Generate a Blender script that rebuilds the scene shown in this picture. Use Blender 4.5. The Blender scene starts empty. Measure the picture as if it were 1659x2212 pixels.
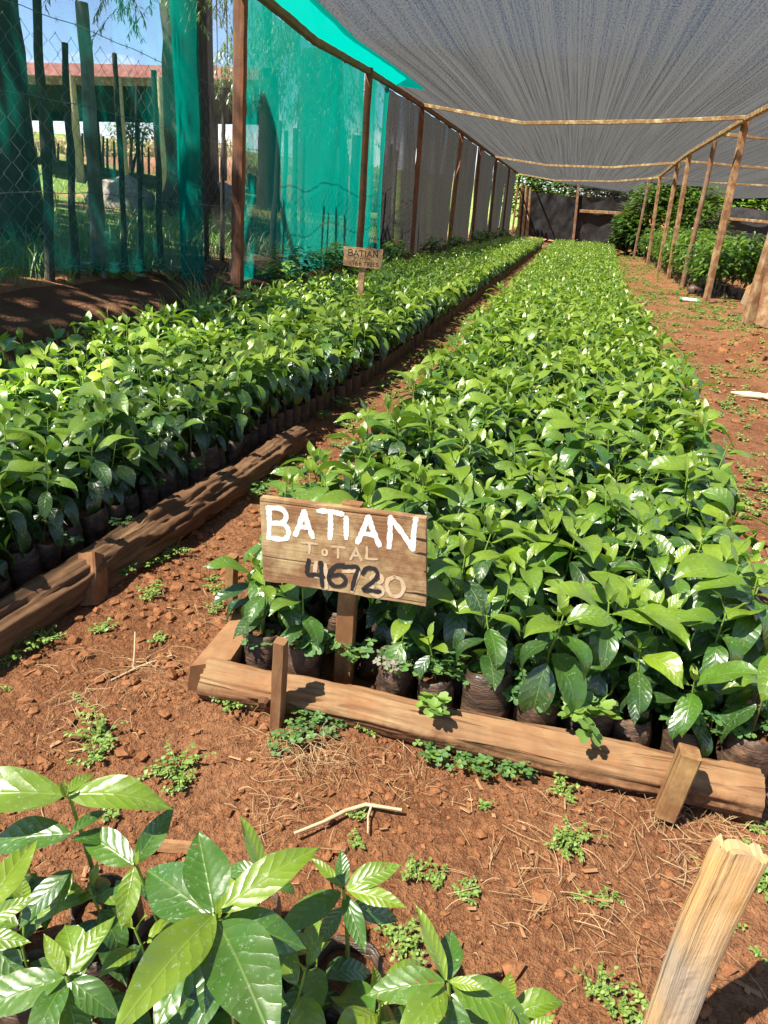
import bpy, math, random
import numpy as np
from mathutils import Matrix, Vector
rng = np.random.default_rng(7); random.seed(7)
C = bpy.context.scene.collection
PI = math.pi
# ------------------------------------------------------------------ camera
F, CX, CY, HC = 1550.0, 829.5, 1106.0, 1.25
def nrm(v): v = np.asarray(v, float); return v/np.linalg.norm(v)
_dy = nrm([1240-CX, 480-CY, F]); _xv = 560-CX
_dz = -nrm([_xv, -(_xv*_dy[0]+F*_dy[2])/_dy[1], F]); _dx = np.cross(_dy, _dz)
R = np.stack([_dx, _dy, _dz]); CAM = np.array([0, 0, HC])
def ray(x, y): return R @ np.array([x-CX, y-CY, F])
def onz(x, y, z=0): r = ray(x, y); return CAM + r*((z-HC)/r[2])
def ony(x, y, Y): r = ray(x, y); return CAM + r*(Y/r[1])
def onx(x, y, X): r = ray(x, y); return CAM + r*(X/r[0])
def ond(x, y, d): r = ray(x, y); return CAM + r*(d/math.hypot(r[0], r[1]))
cd = bpy.data.cameras.new('camera'); cam = bpy.data.objects.new('camera', cd); C.objects.link(cam)
cd.sensor_fit = 'VERTICAL'; cd.sensor_height = 36; cd.lens = F/2212*36; cd.clip_start = .02; cd.clip_end = 3000
rt, up, bk = R@[1, 0, 0], R@[0, -1, 0], R@[0, 0, -1]
cam.matrix_world = Matrix([[rt[i], up[i], bk[i], CAM[i]] for i in range(3)]+[[0, 0, 0, 1]])
S = bpy.context.scene; S.camera = cam
# ------------------------------------------------------------------ light
SUN = nrm([-.42, -.36, .86]); SUN_EL = math.asin(SUN[2]); SUN_AZ = math.atan2(SUN[0], SUN[1])
sl = bpy.data.lights.new('sun', 'SUN'); sl.energy = 5.0; sl.angle = math.radians(.53); sl.color = (1, .935, .82)
so = bpy.data.objects.new('sun', sl); C.objects.link(so); so.rotation_euler = Vector(-SUN).to_track_quat('-Z', 'Y').to_euler()
W = bpy.data.worlds.new('World'); S.world = W; W.use_nodes = True
wn, wl = W.node_tree.nodes, W.node_tree.links; wn.clear()
sky = wn.new('ShaderNodeTexSky'); sky.sky_type = 'NISHITA'; sky.sun_disc = False
sky.sun_elevation = SUN_EL; sky.sun_rotation = SUN_AZ; sky.altitude = 1800; sky.dust_density = .3; sky.ozone_density = 3.0
tc = wn.new('ShaderNodeTexCoord'); nz = wn.new('ShaderNodeTexNoise'); nz.inputs['Scale'].default_value = 3.2
nz.inputs['Detail'].default_value = 8; nz.inputs['Roughness'].default_value = .58
mp = wn.new('ShaderNodeMapping'); mp.inputs['Scale'].default_value = (1, 1, 2.6)
wl.new(tc.outputs['Generated'], mp.inputs[0]); wl.new(mp.outputs[0], nz.inputs['Vector'])
cr = wn.new('ShaderNodeValToRGB'); cr.color_ramp.elements[0].position = .5; cr.color_ramp.elements[1].position = .66
sx = wn.new('ShaderNodeSeparateXYZ'); wl.new(tc.outputs['Generated'], sx.inputs[0])
low = wn.new('ShaderNodeMapRange'); low.inputs[1].default_value = .16; low.inputs[2].default_value = .05
low.inputs[3].default_value = -.14; low.inputs[4].default_value = .10
wl.new(sx.outputs[2], low.inputs[0])
ad = wn.new('ShaderNodeMath'); ad.operation = 'ADD'; wl.new(nz.outputs[0], ad.inputs[0]); wl.new(low.outputs[0], ad.inputs[1])
wl.new(ad.outputs[0], cr.inputs[0])
mx = wn.new('ShaderNodeMixRGB'); mx.inputs[2].default_value = (9, 9.2, 9.6, 1)
wl.new(cr.outputs[0], mx.inputs[0]); wl.new(sky.outputs[0], mx.inputs[1])
bg = wn.new('ShaderNodeBackground'); bg.inputs[1].default_value = .05; wl.new(mx.outputs[0], bg.inputs[0])
wo = wn.new('ShaderNodeOutputWorld'); wl.new(bg.outputs[0], wo.inputs[0])
S.view_settings.view_transform = 'Standard'; S.view_settings.look = 'None'; S.view_settings.exposure = 2.42; S.view_settings.gamma = 1
try:
    S.cycles.transparent_max_bounces = 24; S.cycles.max_bounces = 8; S.cycles.diffuse_bounces = 3; S.cycles.transmission_bounces = 6
    S.cycles.sample_clamp_indirect = 6
except Exception: pass
# ------------------------------------------------------------------ noise
def _h(ix, iy, iz, s):
    n = (ix.astype(np.int64)*374761393+iy.astype(np.int64)*668265263+iz.astype(np.int64)*2147483647+s*974634777) & 0x7fffffff
    n = ((n ^ (n >> 13))*1274126177) & 0x7fffffff
    n = ((n ^ (n >> 16))*668265263) & 0x7fffffff
    return (n & 0xffff)/65535.0
def vnoise(p, s=0):
    p = np.asarray(p, float); i = np.floor(p); f = p-i; f = f*f*(3-2*f); i = i.astype(np.int64)
    o = 0
    for a in (0, 1):
        for b in (0, 1):
            for c in (0, 1):
                w = (f[..., 0] if a else 1-f[..., 0])*(f[..., 1] if b else 1-f[..., 1])*(f[..., 2] if c else 1-f[..., 2])
                o = o+w*_h(i[..., 0]+a, i[..., 1]+b, i[..., 2]+c, s)
    return o*2-1
def fbm(p, oct=4, s=0):
    p = np.asarray(p, float); o = 0; a = .5
    for k in range(oct): o = o+a*vnoise(p, s+k); p = p*2.03+11.3; a *= .5
    return o
def fbm2(x, y, sc, oct=4, s=0):
    x = np.asarray(x, float); return fbm(np.stack([x*sc, np.asarray(y, float)*sc, np.zeros_like(x)+.37], -1), oct, s)
# ------------------------------------------------------------------ mesh builder
class MB:
    def __init__(s): s.V = []; s.Q = []; s.T = []; s.U = []; s.A = []; s.qm = []; s.tm = []; s.n = 0
    def add(s, v, f, uv=None, a=.5, m=0):
        v = np.asarray(v, float).reshape(-1, 3); f = np.asarray(f, int)
        s.V.append(v); s.U.append(np.zeros((len(v), 2)) if uv is None else np.asarray(uv, float))
        s.A.append(np.broadcast_to(np.asarray(a, float), (len(v),)))
        if len(f):
            (s.Q if f.shape[1] == 4 else s.T).append(f+s.n); (s.qm if f.shape[1] == 4 else s.tm).append(np.full(len(f), m))
        s.n += len(v); return s
    def merge(s, o, M=None, da=0.0):
        for k, v in enumerate(o.V): s.V.append(v if M is None else v@M[:3, :3].T+M[:3, 3])
        s.U += o.U; s.A += [a+da for a in o.A]
        s.Q += [q+s.n for q in o.Q]; s.T += [t+s.n for t in o.T]; s.qm += o.qm; s.tm += o.tm; s.n += o.n
    def flat(s):
        if len(s.V) > 1:
            s.V = [np.concatenate(s.V)]; s.U = [np.concatenate(s.U)]; s.A = [np.concatenate(s.A)]
            s.Q = [np.concatenate(s.Q)] if s.Q else []; s.T = [np.concatenate(s.T)] if s.T else []
            s.qm = [np.concatenate(s.qm)] if s.qm else []; s.tm = [np.concatenate(s.tm)] if s.tm else []
        return s
    def mesh(s, name, mats, smooth=True):
        s.flat(); me = bpy.data.meshes.new(name)
        q = s.Q[0] if s.Q else np.zeros((0, 4), int); t = s.T[0] if s.T else np.zeros((0, 3), int)
        li = np.concatenate([q.ravel(), t.ravel()]); nq, nt = len(q), len(t)
        me.vertices.add(s.n); me.vertices.foreach_set('co', s.V[0].ravel().astype(np.float32))
        me.loops.add(len(li)); me.loops.foreach_set('vertex_index', li.astype(np.int32))
        me.polygons.add(nq+nt)
        me.polygons.foreach_set('loop_start', np.concatenate([np.arange(nq)*4, nq*4+np.arange(nt)*3]).astype(np.int32))
        me.polygons.foreach_set('loop_total', np.concatenate([np.full(nq, 4), np.full(nt, 3)]).astype(np.int32))
        mi = np.concatenate((s.qm if s.qm else [])+(s.tm if s.tm else [])+[np.zeros(0)])
        me.polygons.foreach_set('material_index', mi.astype(np.int32))
        me.polygons.foreach_set('use_smooth', np.full(nq+nt, smooth))
        me.update(calc_edges=True)
        me.uv_layers.new(name='UVMap').data.foreach_set('uv', s.U[0][li].ravel().astype(np.float32))
        me.attributes.new('age', 'FLOAT', 'POINT').data.foreach_set('value', s.A[0].astype(np.float32))
        for m in (mats if isinstance(mats, (list, tuple)) else [mats]): me.materials.append(m)
        me.validate(); return me
    def obj(s, name, mats, parent=None, smooth=True):
        o = bpy.data.objects.new(name, s.mesh(name, mats, smooth)); C.objects.link(o)
        if parent: o.parent = parent
        return o
def tag(o, label=None, cat=None, group=None, kind=None):
    if label: o['label'] = label
    if cat: o['category'] = cat
    if group: o['group'] = group
    if kind: o['kind'] = kind
    return o
def thing(name, label, cat, loc=(0, 0, 0), group=None):
    o = bpy.data.objects.new(name, None); C.objects.link(o); o.location = loc; o.empty_display_size = .1
    return tag(o, label, cat, group)
def dup(root, loc, rz=0, sc=1, label=None, group=None, tilt=(0, 0), skip=()):
    r = root.copy(); C.objects.link(r); r.location = loc; r.rotation_euler = (tilt[0], tilt[1], rz); r.scale = (sc,)*3
    if label: r['label'] = label
    if group: r['group'] = group
    for ch in root.children:
        if ch.name.split('.')[0] in skip: continue
        c = ch.copy(); C.objects.link(c); c.parent = r
        for g in ch.children:
            d = g.copy(); C.objects.link(d); d.parent = c
    return r
def grid_faces(nu, nv, closed=False):
    i = np.arange(nv-1)[:, None]*nu; j = np.arange(nu if closed else nu-1)[None, :]; k = (j+1) % nu
    return np.stack([i+j, i+k, i+nu+k, i+nu+j], -1).reshape(-1, 4)
def frame(d):
    d = nrm(d); a = np.array([0, 0, 1.]) if abs(d[2]) < .9 else np.array([1., 0, 0])
    b = nrm(np.cross(a, d)); return d, b, np.cross(d, b)
def tube(mb, pts, rad, n=8, caps=True, jit=0, a=.5, m=0, seed=0, sq=False, jl=6, ridge=0):
    pts = np.asarray(pts, float); k = len(pts); rad = np.broadcast_to(np.asarray(rad, float), (k,)) if np.ndim(rad) < 2 else np.asarray(rad)
    tg = np.gradient(pts, axis=0); L = np.concatenate([[0], np.cumsum(np.linalg.norm(np.diff(pts, axis=0), axis=1))])
    d, b, c = frame(tg[0]); ang = np.arange(n)*2*PI/n; V = []
    for i in range(k):
        d = nrm(tg[i]); b = nrm(b-d*np.dot(b, d)); c = np.cross(d, b)
        r = rad[i]
        V.append(pts[i]+(np.cos(ang)*r)[:, None]*b+(np.sin(ang)*r)[:, None]*c)
    V = np.array(V)
    if jit:
        nn = fbm(np.stack([np.cos(ang)[None, :]*1.3+np.zeros((k, 1)), np.sin(ang)[None, :]*1.3+np.zeros((k, 1)), L[:, None]*jl+np.zeros((1, n))], -1)+seed*7.7, 4, seed)
        if ridge:
            g1 = fbm(np.stack([np.cos(ang)[None, :]*6+np.zeros((k, 1)), np.sin(ang)[None, :]*6+np.zeros((k, 1)), L[:, None]*3.0+np.zeros((1, n))], -1)+seed, 4, seed+2)
            g2 = fbm(np.stack([np.cos(ang)[None, :]*2.2+np.zeros((k, 1)), np.sin(ang)[None, :]*2.2+np.zeros((k, 1)), L[:, None]*4.0+np.zeros((1, n))], -1)+seed*2, 3, seed+5)
            nn = nn+(ridge*g1-.9*ridge*np.clip((g2-.12)*9, 0, 1))/jit
        V = pts[:, None]+(V-pts[:, None])*(1+jit*nn[..., None])
    ua = np.stack([np.tile(ang/(2*PI), (k, 1)), np.tile(L[:, None], (1, n))], -1)
    mb.add(V.reshape(-1, 3), grid_faces(n, k, True), ua.reshape(-1, 2), a, m)
    if caps:
        for e, fl in ((0, 1), (k-1, 0)):
            ring = V[e]; cc = ring.mean(0)
            f = np.array([[i, (i+1) % n, n] if not fl else [(i+1) % n, i, n] for i in range(n)])
            mb.add(np.vstack([ring, cc]), f, np.vstack([np.stack([np.cos(ang)*.06+.5, np.sin(ang)*.06], -1), [[.5, 0]]]), a, m)
    return V
def timber(mb, p0, p1, w, h, upv=(0, 0, 1), jit=.0015, seg=None, a=.5, m=0, bend=None, seed=0):
    """a sawn piece of wood: chamfered rectangular section, slightly uneven"""
    p0, p1 = np.asarray(p0, float), np.asarray(p1, float); Ln = np.linalg.norm(p1-p0); d = (p1-p0)/Ln
    u = np.asarray(upv, float); u = nrm(u-d*np.dot(u, d)); s = np.cross(d, u)
    seg = seg or max(3, min(40, int(Ln/.08)+1)); c = min(w, h)*.1
    prof = np.array([[-w/2+c, -h/2], [w/2-c, -h/2], [w/2, -h/2+c], [w/2, h/2-c], [w/2-c, h/2], [-w/2+c, h/2], [-w/2, h/2-c], [-w/2, -h/2+c]])
    per = np.array([0, w, w, w+h, w+h, 2*w+h, 2*w+h, 2*w+2*h]); V = []; U = []
    for i in range(seg+1):
        t = i/seg; pr = prof*1.0
        o = p0+d*Ln*t
        if bend is not None: o = o+np.asarray(bend)*math.sin(PI*t)
        V.append(o+pr[:, :1]*s+pr[:, 1:]*u); U.append(np.stack([per*2.2, np.full(8, t*Ln)], -1))
    V = np.array(V)+fbm(np.array(V)*9+seed*3.3, 2, seed)[..., None]*jit*2*(np.array([1, 1, 1]))
    mb.add(V.reshape(-1, 3), grid_faces(8, seg+1, True), np.array(U).reshape(-1, 2), a, m)
    for e, fl in ((0, 1), (seg, 0)):
        ring = V[e]; f = np.array([[i, (i+1) % 8, 8] if not fl else [(i+1) % 8, i, 8] for i in range(8)])
        mb.add(np.vstack([ring, ring.mean(0)]), f, np.vstack([prof*3, [[0, 0]]]), a, m)
# ------------------------------------------------------------------ materials
class NT:
    def __init__(s, name):
        s.m = bpy.data.materials.new(name); s.m.use_nodes = True; s.n = s.m.node_tree.nodes; s.l = s.m.node_tree.links; s.n.clear()
        s.out = s.n.new('ShaderNodeOutputMaterial')
    def __call__(s, t, ins={}, **kw):
        n = s.n.new('ShaderNode'+t)
        for k, v in kw.items(): setattr(n, k, v)
        for k, v in ins.items():
            if isinstance(v, bpy.types.NodeSocket): s.l.new(v, n.inputs[k])
            else: n.inputs[k].default_value = v
        return n
    def math(s, op, a, b=0.0, cl=False): return s('Math', {0: a, 1: b}, operation=op, use_clamp=cl).outputs[0]
    def mix(s, f, a, b): return s('MixRGB', {0: f, 1: a, 2: b}).outputs[0]
    def ramp(s, f, *stops):
        n = s('ValToRGB', {0: f}); e = n.color_ramp.elements
        while len(e) < len(stops): e.new(.5)
        for k, (p, c) in enumerate(stops): e[k].position = p; e[k].color = tuple(c)+(1,) if len(c) == 3 else c
        return n.outputs[0]
    def noise(s, vec, scale, detail=4, rough=.55, dist=0): return s('TexNoise', {'Vector': vec, 'Scale': scale, 'Detail': detail, 'Roughness': rough, 'Distortion': dist}).outputs[0]
    def map(s, vec, scale): return s('Mapping', {0: vec, 'Scale': scale}).outputs[0]
    def bump(s, h, st, d=.01): return s('Bump', {'Height': h, 'Strength': st, 'Distance': d}).outputs[0]
    def pbsdf(s, col, rough, normal=None, spec=.5, **kw):
        ins = {'Base Color': col, 'Roughness': rough, 'Specular IOR Level': spec}
        if normal is not None: ins['Normal'] = normal
        return s('BsdfPrincipled', ins).outputs[0]
    def end(s, sh): s.l.new(sh, s.out.inputs[0]); return s.m
def g3(x, y, z): return (x, y, z, 1)
def wood(name, c1, c2, c3=None, grain=(26, 1.6), rough=.8, bump=.5, dirt=0.0, dirtcol=(.16, .06, .025), crack=.35, side=None):
    n = NT(name); uv = n('TexCoord').outputs['UV']; ob = n('TexCoord').outputs['Object']
    g = n.noise(n.map(uv, (grain[0], grain[1], 1)), 1.0, 7, .62, .8)
    b = n.noise(ob, 3.5, 3); ff = n.noise(n.map(uv, (grain[0]*3.2, grain[1]*2.5, 1)), 1.0, 4, .6)
    col = n.ramp(g, (.28, c1), (.5, tuple((np.array(c1)+c2)/2)), (.72, c2))
    if c3: col = n.mix(n.ramp(b, (.42, (0, 0, 0)), (.66, (1, 1, 1))), col, g3(*c3))
    cr_ = n.ramp(n.noise(n.map(uv, (grain[0]*.9, grain[1]*.5, 1)), 1.3, 3, .55, .6), (.33, (1, 1, 1)), (.38, (0, 0, 0)))
    col = n.mix(n.math('MULTIPLY', cr_, crack), col, g3(c1[0]*.3, c1[1]*.28, c1[2]*.25))
    if dirt:
        dd = n.ramp(n.noise(ob, 7.0, 6, .65), (.5-dirt*.35, (1, 1, 1)), (.72-dirt*.2, (0, 0, 0)))
        col = n.mix(n.math('MULTIPLY', dd, .85), col, g3(*dirtcol))
    if side:   # soil splashed on one flank of the log
        us = n('SeparateXYZ', {0: uv}).outputs[0]; dd = n.math('ABSOLUTE', n.math('SUBTRACT', us, side[0]))
        k = n.math('ADD', n.math('MULTIPLY', dd, -1.0), n.math('ADD', side[1], n.math('MULTIPLY', n.math('SUBTRACT', n.noise(ob, 11, 6, .7), .5), .34)))
        col = n.mix(n.math('MULTIPLY', n.math('MULTIPLY', k, 14.0, True), .88), col, n.mix(n.ramp(n.noise(ob, 55, 5, .75), (.38, (0, 0, 0)), (.62, (1, 1, 1))), g3(.07, .028, .012), g3(.21, .10, .045)))
    h = n.math('ADD', n.math('MULTIPLY', g, .7), n.math('ADD', n.math('MULTIPLY', ff, .4), n.math('MULTIPLY', cr_, -.8)))
    return n.end(n.pbsdf(col, rough, n.bump(h, bump, .006), .25))
WD_LOG = wood('log_wood', (.12, .062, .027), (.42, .30, .155), (.24, .135, .065), (13, 3.0), .85, 1.0, .3, (.22, .10, .042), crack=.85, side=(.63, .19))
WD_LOGD = wood('dark_log_wood', (.075, .038, .018), (.25, .15, .075), (.12, .058, .027), (13, 2.6), .85, 1.0, .4, (.10, .045, .02), crack=.85)
WD_STAKE = wood('stake_wood', (.17, .09, .04), (.38, .235, .11), (.24, .125, .055), (7, 3), .85, .8, .3)
WD_STAKEY = wood('pale_stake_wood', (.33, .21, .075), (.50, .36, .15), (.36, .22, .08), (7, 3), .85, .8, .08)
WD_SPLIT = wood('split_timber', (.40, .20, .06), (.60, .40, .18), (.36, .28, .19), (22, 2.2), .8, .8, .0, crack=.8)
WD_BOARD = wood('board_wood', (.42, .30, .13), (.62, .49, .26), (.48, .37, .19), (9, 1.7), .82, .6, .06, crack=.45)
WD_SBOARD = wood('pale_board_wood', (.62, .42, .20), (.76, .57, .32), (.62, .40, .2), (8, 2), .8, .4, .1)
WD_POST = wood('post_wood', (.055, .024, .013), (.15, .075, .04), (.075, .034, .02), (10, 1.2), .85, .7, .25, crack=.5)
WD_POSTL = wood('pale_post_wood', (.38, .25, .11), (.58, .42, .21), (.34, .24, .14), (10, 1.2), .85, .7, .2, crack=.4)
WD_POSTG = wood('grey_post_wood', (.22, .17, .12), (.40, .33, .25), (.25, .17, .1), (10, 1.2), .85, .7, .2, crack=.4)
WD_BEAM = wood('beam_wood', (.13, .085, .04), (.27, .19, .09), (.14, .08, .04), (10, 1.2), .85, .7, .15)
WD_BAR = wood('yellow_batten_wood', (.56, .49, .22), (.74, .68, .38), (.54, .44, .2), (10, 1.4), .8, .5, .05)
WD_FENCE = wood('fence_post_wood', (.022, .018, .013), (.06, .05, .036), (.03, .034, .026), (10, 1.2), .9, .9, .0)
WD_FENCEB = wood('lichened_post_wood', (.045, .045, .032), (.12, .12, .08), (.18, .22, .2), (10, 1.6), .9, .9, .0)
WD_BARK = wood('tree_bark', (.02, .014, .01), (.06, .045, .03), (.03, .022, .016), (14, 2), .95, 1.0, 0)
WD_POLE = wood('shed_pole_wood', (.34, .27, .14), (.5, .42, .24), None, (9, 1), .85, .4, 0)
WD_TWIG = wood('dry_twig', (.42, .3, .17), (.6, .47, .3), None, (5, 8), .85, .5, 0)
def soil_mat():
    n = NT('red_soil'); ob = n('TexCoord').outputs['Object']
    a = n.noise(ob, 2.2, 6, .6); b = n.noise(ob, 45, 5, .7); c = n.noise(ob, 190, 3, .6); v = n('TexVoronoi', {'Vector': ob, 'Scale': 60.0}).outputs[0]
    soil = n.ramp(a, (.3, (.18, .073, .032)), (.5, (.265, .115, .05)), (.7, (.36, .17, .08)))
    pk = n.ramp(n.noise(ob, .9, 5, .6), (.40, (0, 0, 0)), (.62, (.6, .6, .6))); soil = n.mix(pk, soil, g3(.38, .185, .09))
    dk = n.ramp(n.noise(ob, 5.5, 5, .65), (.56, (0, 0, 0)), (.70, (.7, .7, .7))); soil = n.mix(dk, soil, g3(.105, .042, .02))
    soil = n.mix(n.ramp(b, (.34, (.75, .75, .75)), (.6, (0, 0, 0))), soil, g3(.10, .034, .015))
    soil = n.mix(n.ramp(c, (.56, (0, 0, 0)), (.72, (.55, .55, .55))), soil, g3(.40, .21, .11))
    x = n('SeparateXYZ', {0: ob})
    gm = n.math('MULTIPLY', n.math('LESS_THAN', n.math('ADD', x.outputs[0], n.math('MULTIPLY', a, 1.2)), -3.6), 1.0)
    gz = n.noise(ob, 6, 6, .7); far = n.noise(ob, .35, 4, .6)
    grass = n.ramp(gz, (.3, (.06, .11, .02)), (.55, (.12, .20, .04)), (.75, (.2, .25, .08)))
    grass = n.mix(n.ramp(far, (.53, (0, 0, 0)), (.62, (.9, .9, .9))), grass, g3(.3, .19, .1))
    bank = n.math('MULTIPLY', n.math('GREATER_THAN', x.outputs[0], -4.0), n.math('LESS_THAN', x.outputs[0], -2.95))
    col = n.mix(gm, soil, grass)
    col = n.mix(n.math('MULTIPLY', bank, .8), col, g3(.07, .035, .018))  # shade along the side net, painted dark into the bank soil
    moss = n.math('MULTIPLY', n.ramp(n.noise(ob, 1.1, 5, .65), (.52, (0, 0, 0)), (.68, (1, 1, 1))), n.math('GREATER_THAN', x.outputs[1], 4.0))
    col = n.mix(n.math('MULTIPLY', moss, n.math('MULTIPLY', n.ramp(n.noise(ob, 14, 5, .7), (.45, (0, 0, 0)), (.6, (.65, .65, .65))), n.math('SUBTRACT', 1.0, gm))), col, g3(.15, .19, .05))
    h = n.math('ADD', n.math('MULTIPLY', b, .8), n.math('ADD', n.math('MULTIPLY', c, .35), n.math('MULTIPLY', v, .25)))
    return n.end(n.pbsdf(col, .95, n.bump(h, 1.0, .03), .12))
SOIL = soil_mat()
def simple(name, c1, c2, scale=8, rough=.8, bump=.3, spec=.3, bs=None):
    n = NT(name); ob = n('TexCoord').outputs['Object']; a = n.noise(ob, scale, 5, .62)
    h = n.noise(ob, bs or scale*4, 4, .65)
    return n.end(n.pbsdf(n.ramp(a, (.32, c1), (.68, c2)), rough, n.bump(h, bump, .01), spec))
CLOD = simple('soil_clods', (.18, .07, .03), (.32, .145, .065), 30, .95, .8, .1)
CHIP = simple('wood_chips', (.24, .11, .05), (.42, .24, .12), 9, .85, .3, .2)
STRAW = simple('dry_straw', (.32, .19, .085), (.55, .40, .22), 12, .8, .2, .3)
def leaf_mat(name, young, mid, old, veins=8, rough=.345, spots=.8, trans=.24, bump=.30, tcol=(.23, .42, .02)):
    n = NT(name); t = n('TexCoord'); uv = n('SeparateXYZ', {0: t.outputs['UV']}); ob = t.outputs['Object']
    age = n('Attribute', attribute_name='age').outputs['Fac']
    u = n.math('ABSOLUTE', n.math('SUBTRACT', uv.outputs[0], .5)); v = uv.outputs[1]
    base = n.ramp(age, (.0, young), (.45, mid), (1.0, old))
    big = n.noise(ob, 30, 3); base = n.mix(n.math('MULTIPLY', big, .35), base, n.mix(.5, base, g3(*mid)))
    ph = n.math('MULTIPLY', n.math('ADD', n.math('SUBTRACT', v, n.math('MULTIPLY', u, .42)), n.math('MULTIPLY', n.noise(ob, 38, 2), .13)), veins*PI)
    w = n.math('ABSOLUTE', n.math('SINE', ph))                       # 0 on the lateral veins
    rib = n.math('SUBTRACT', 1.0, n.math('MULTIPLY', u, 34.0), True)
    vein = n.math('MULTIPLY', n.math('SUBTRACT', 1.0, n.math('MULTIPLY', w, 5.0), True), .22)
    col = n.mix(n.math('MAXIMUM', n.math('MULTIPLY', rib, .42), n.math('MULTIPLY', vein, .35)), base, n.mix(.6, base, g3(.32, .42, .10)))
    if spots:
        sp = n.ramp(n.noise(ob, 150, 4, .75), (.58, (0, 0, 0)), (.68, (1, 1, 1)))
        msk = n.ramp(n.noise(ob, 20, 3, .6), (.36, (0, 0, 0)), (.60, (1, 1, 1)))
        bro = n.math('MULTIPLY', n.ramp(n.noise(ob, 33, 3, .6), (.70, (0, 0, 0)), (.74, (1, 1, 1))), .85)
        dust = n.math('MULTIPLY', n.ramp(n.noise(ob, 12, 5, .7), (.45, (0, 0, 0)), (.75, (1, 1, 1))), .16)
        col = n.mix(dust, col, g3(.24, .22, .12)); col = n.mix(bro, col, g3(.16, .07, .02))
        col = n.mix(n.math('MULTIPLY', n.math('MULTIPLY', sp, msk), spots), col, g3(.42, .48, .38))
    h = n.math('ADD', n.math('POWER', w, .6), n.math('MULTIPLY', rib, -.9))
    nb = n.bump(n.math('ADD', h, n.math('MULTIPLY', n.noise(ob, 60, 3), .5)), bump, .0025)
    p = n.pbsdf(col, n.math('ADD', n.math('MULTIPLY', n.noise(ob, 25, 3), .22), rough-.11), nb, .95)
    tr = n('BsdfTranslucent', {'Color': n.mix(n.math('MULTIPLY', age, .9), g3(*tcol), g3(tcol[0]*.3, tcol[1]*.45, tcol[2])), 'Normal': nb}).outputs[0]
    return n.end(n('MixShader', {0: trans, 1: p, 2: tr}).outputs[0])
LEAF = leaf_mat('coffee_leaf', (.20, .29, .014), (.052, .142, .008), (.014, .050, .011))
LEAFT = leaf_mat('tall_coffee_leaf', (.16, .24, .02), (.05, .12, .014), (.012, .045, .012), spots=0)
LEAFB = leaf_mat('bush_leaf', (.10, .17, .02), (.04, .10, .016), (.012, .04, .012), spots=0, bump=.2)
WEED = leaf_mat('small_weed_leaf', (.30, .40, .08), (.18, .29, .045), (.08, .17, .03), spots=0, bump=.1, rough=.55, trans=.3)
OXA = leaf_mat('clover_leaf', (.20, .32, .05), (.09, .20, .05), (.05, .14, .045), spots=0, bump=.1, rough=.5, trans=.3)
OXG = leaf_mat('greyish_clover_leaf', (.25, .25, .17), (.19, .18, .12), (.12, .10, .08), spots=0, bump=.2, rough=.8, trans=.1)
TREEL = leaf_mat('tree_leaf', (.16, .19, .05), (.05, .09, .02), (.02, .045, .012), spots=0, bump=.1, rough=.5)
GRASS = leaf_mat('grass_blade', (.20, .26, .05), (.09, .18, .03), (.04, .10, .02), spots=0, bump=.0, rough=.5)
DRYM = leaf_mat('dry_maize_leaf', (.42, .34, .17), (.30, .25, .12), (.15, .16, .06), spots=0, bump=.0, rough=.7, tcol=(.4, .33, .12))
def stem_mat():
    n = NT('seedling_stem'); a = n('Attribute', attribute_name='age').outputs['Fac']
    return n.end(n.pbsdf(n.ramp(a, (.1, (.19, .30, .04)), (.5, (.10, .17, .03)), (.85, (.20, .11, .045))), .5, None, .4))
STEM = stem_mat()
def bag_mat():
    n = NT('black_polythene'); ob = n('TexCoord').outputs['Object']; ge = n('NewGeometry').outputs['Position']
    d = n.noise(n('VectorMath', {0: ob, 1: ge}, operation='ADD').outputs[0], 18, 5, .65)
    col = n.ramp(d, (.30, (.018, .016, .015)), (.52, (.07, .04, .024)), (.72, (.19, .10, .052)))
    w = n.noise(n.map(ob, (30, 30, 110)), 1.0, 4, .6, 1.0)
    return n.end(n.pbsdf(col, n.ramp(d, (.4, (.3, .3, .3)), (.7, (.75, .75, .75))), n.bump(w, .8, .006), .5))
BAG = bag_mat()
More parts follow.
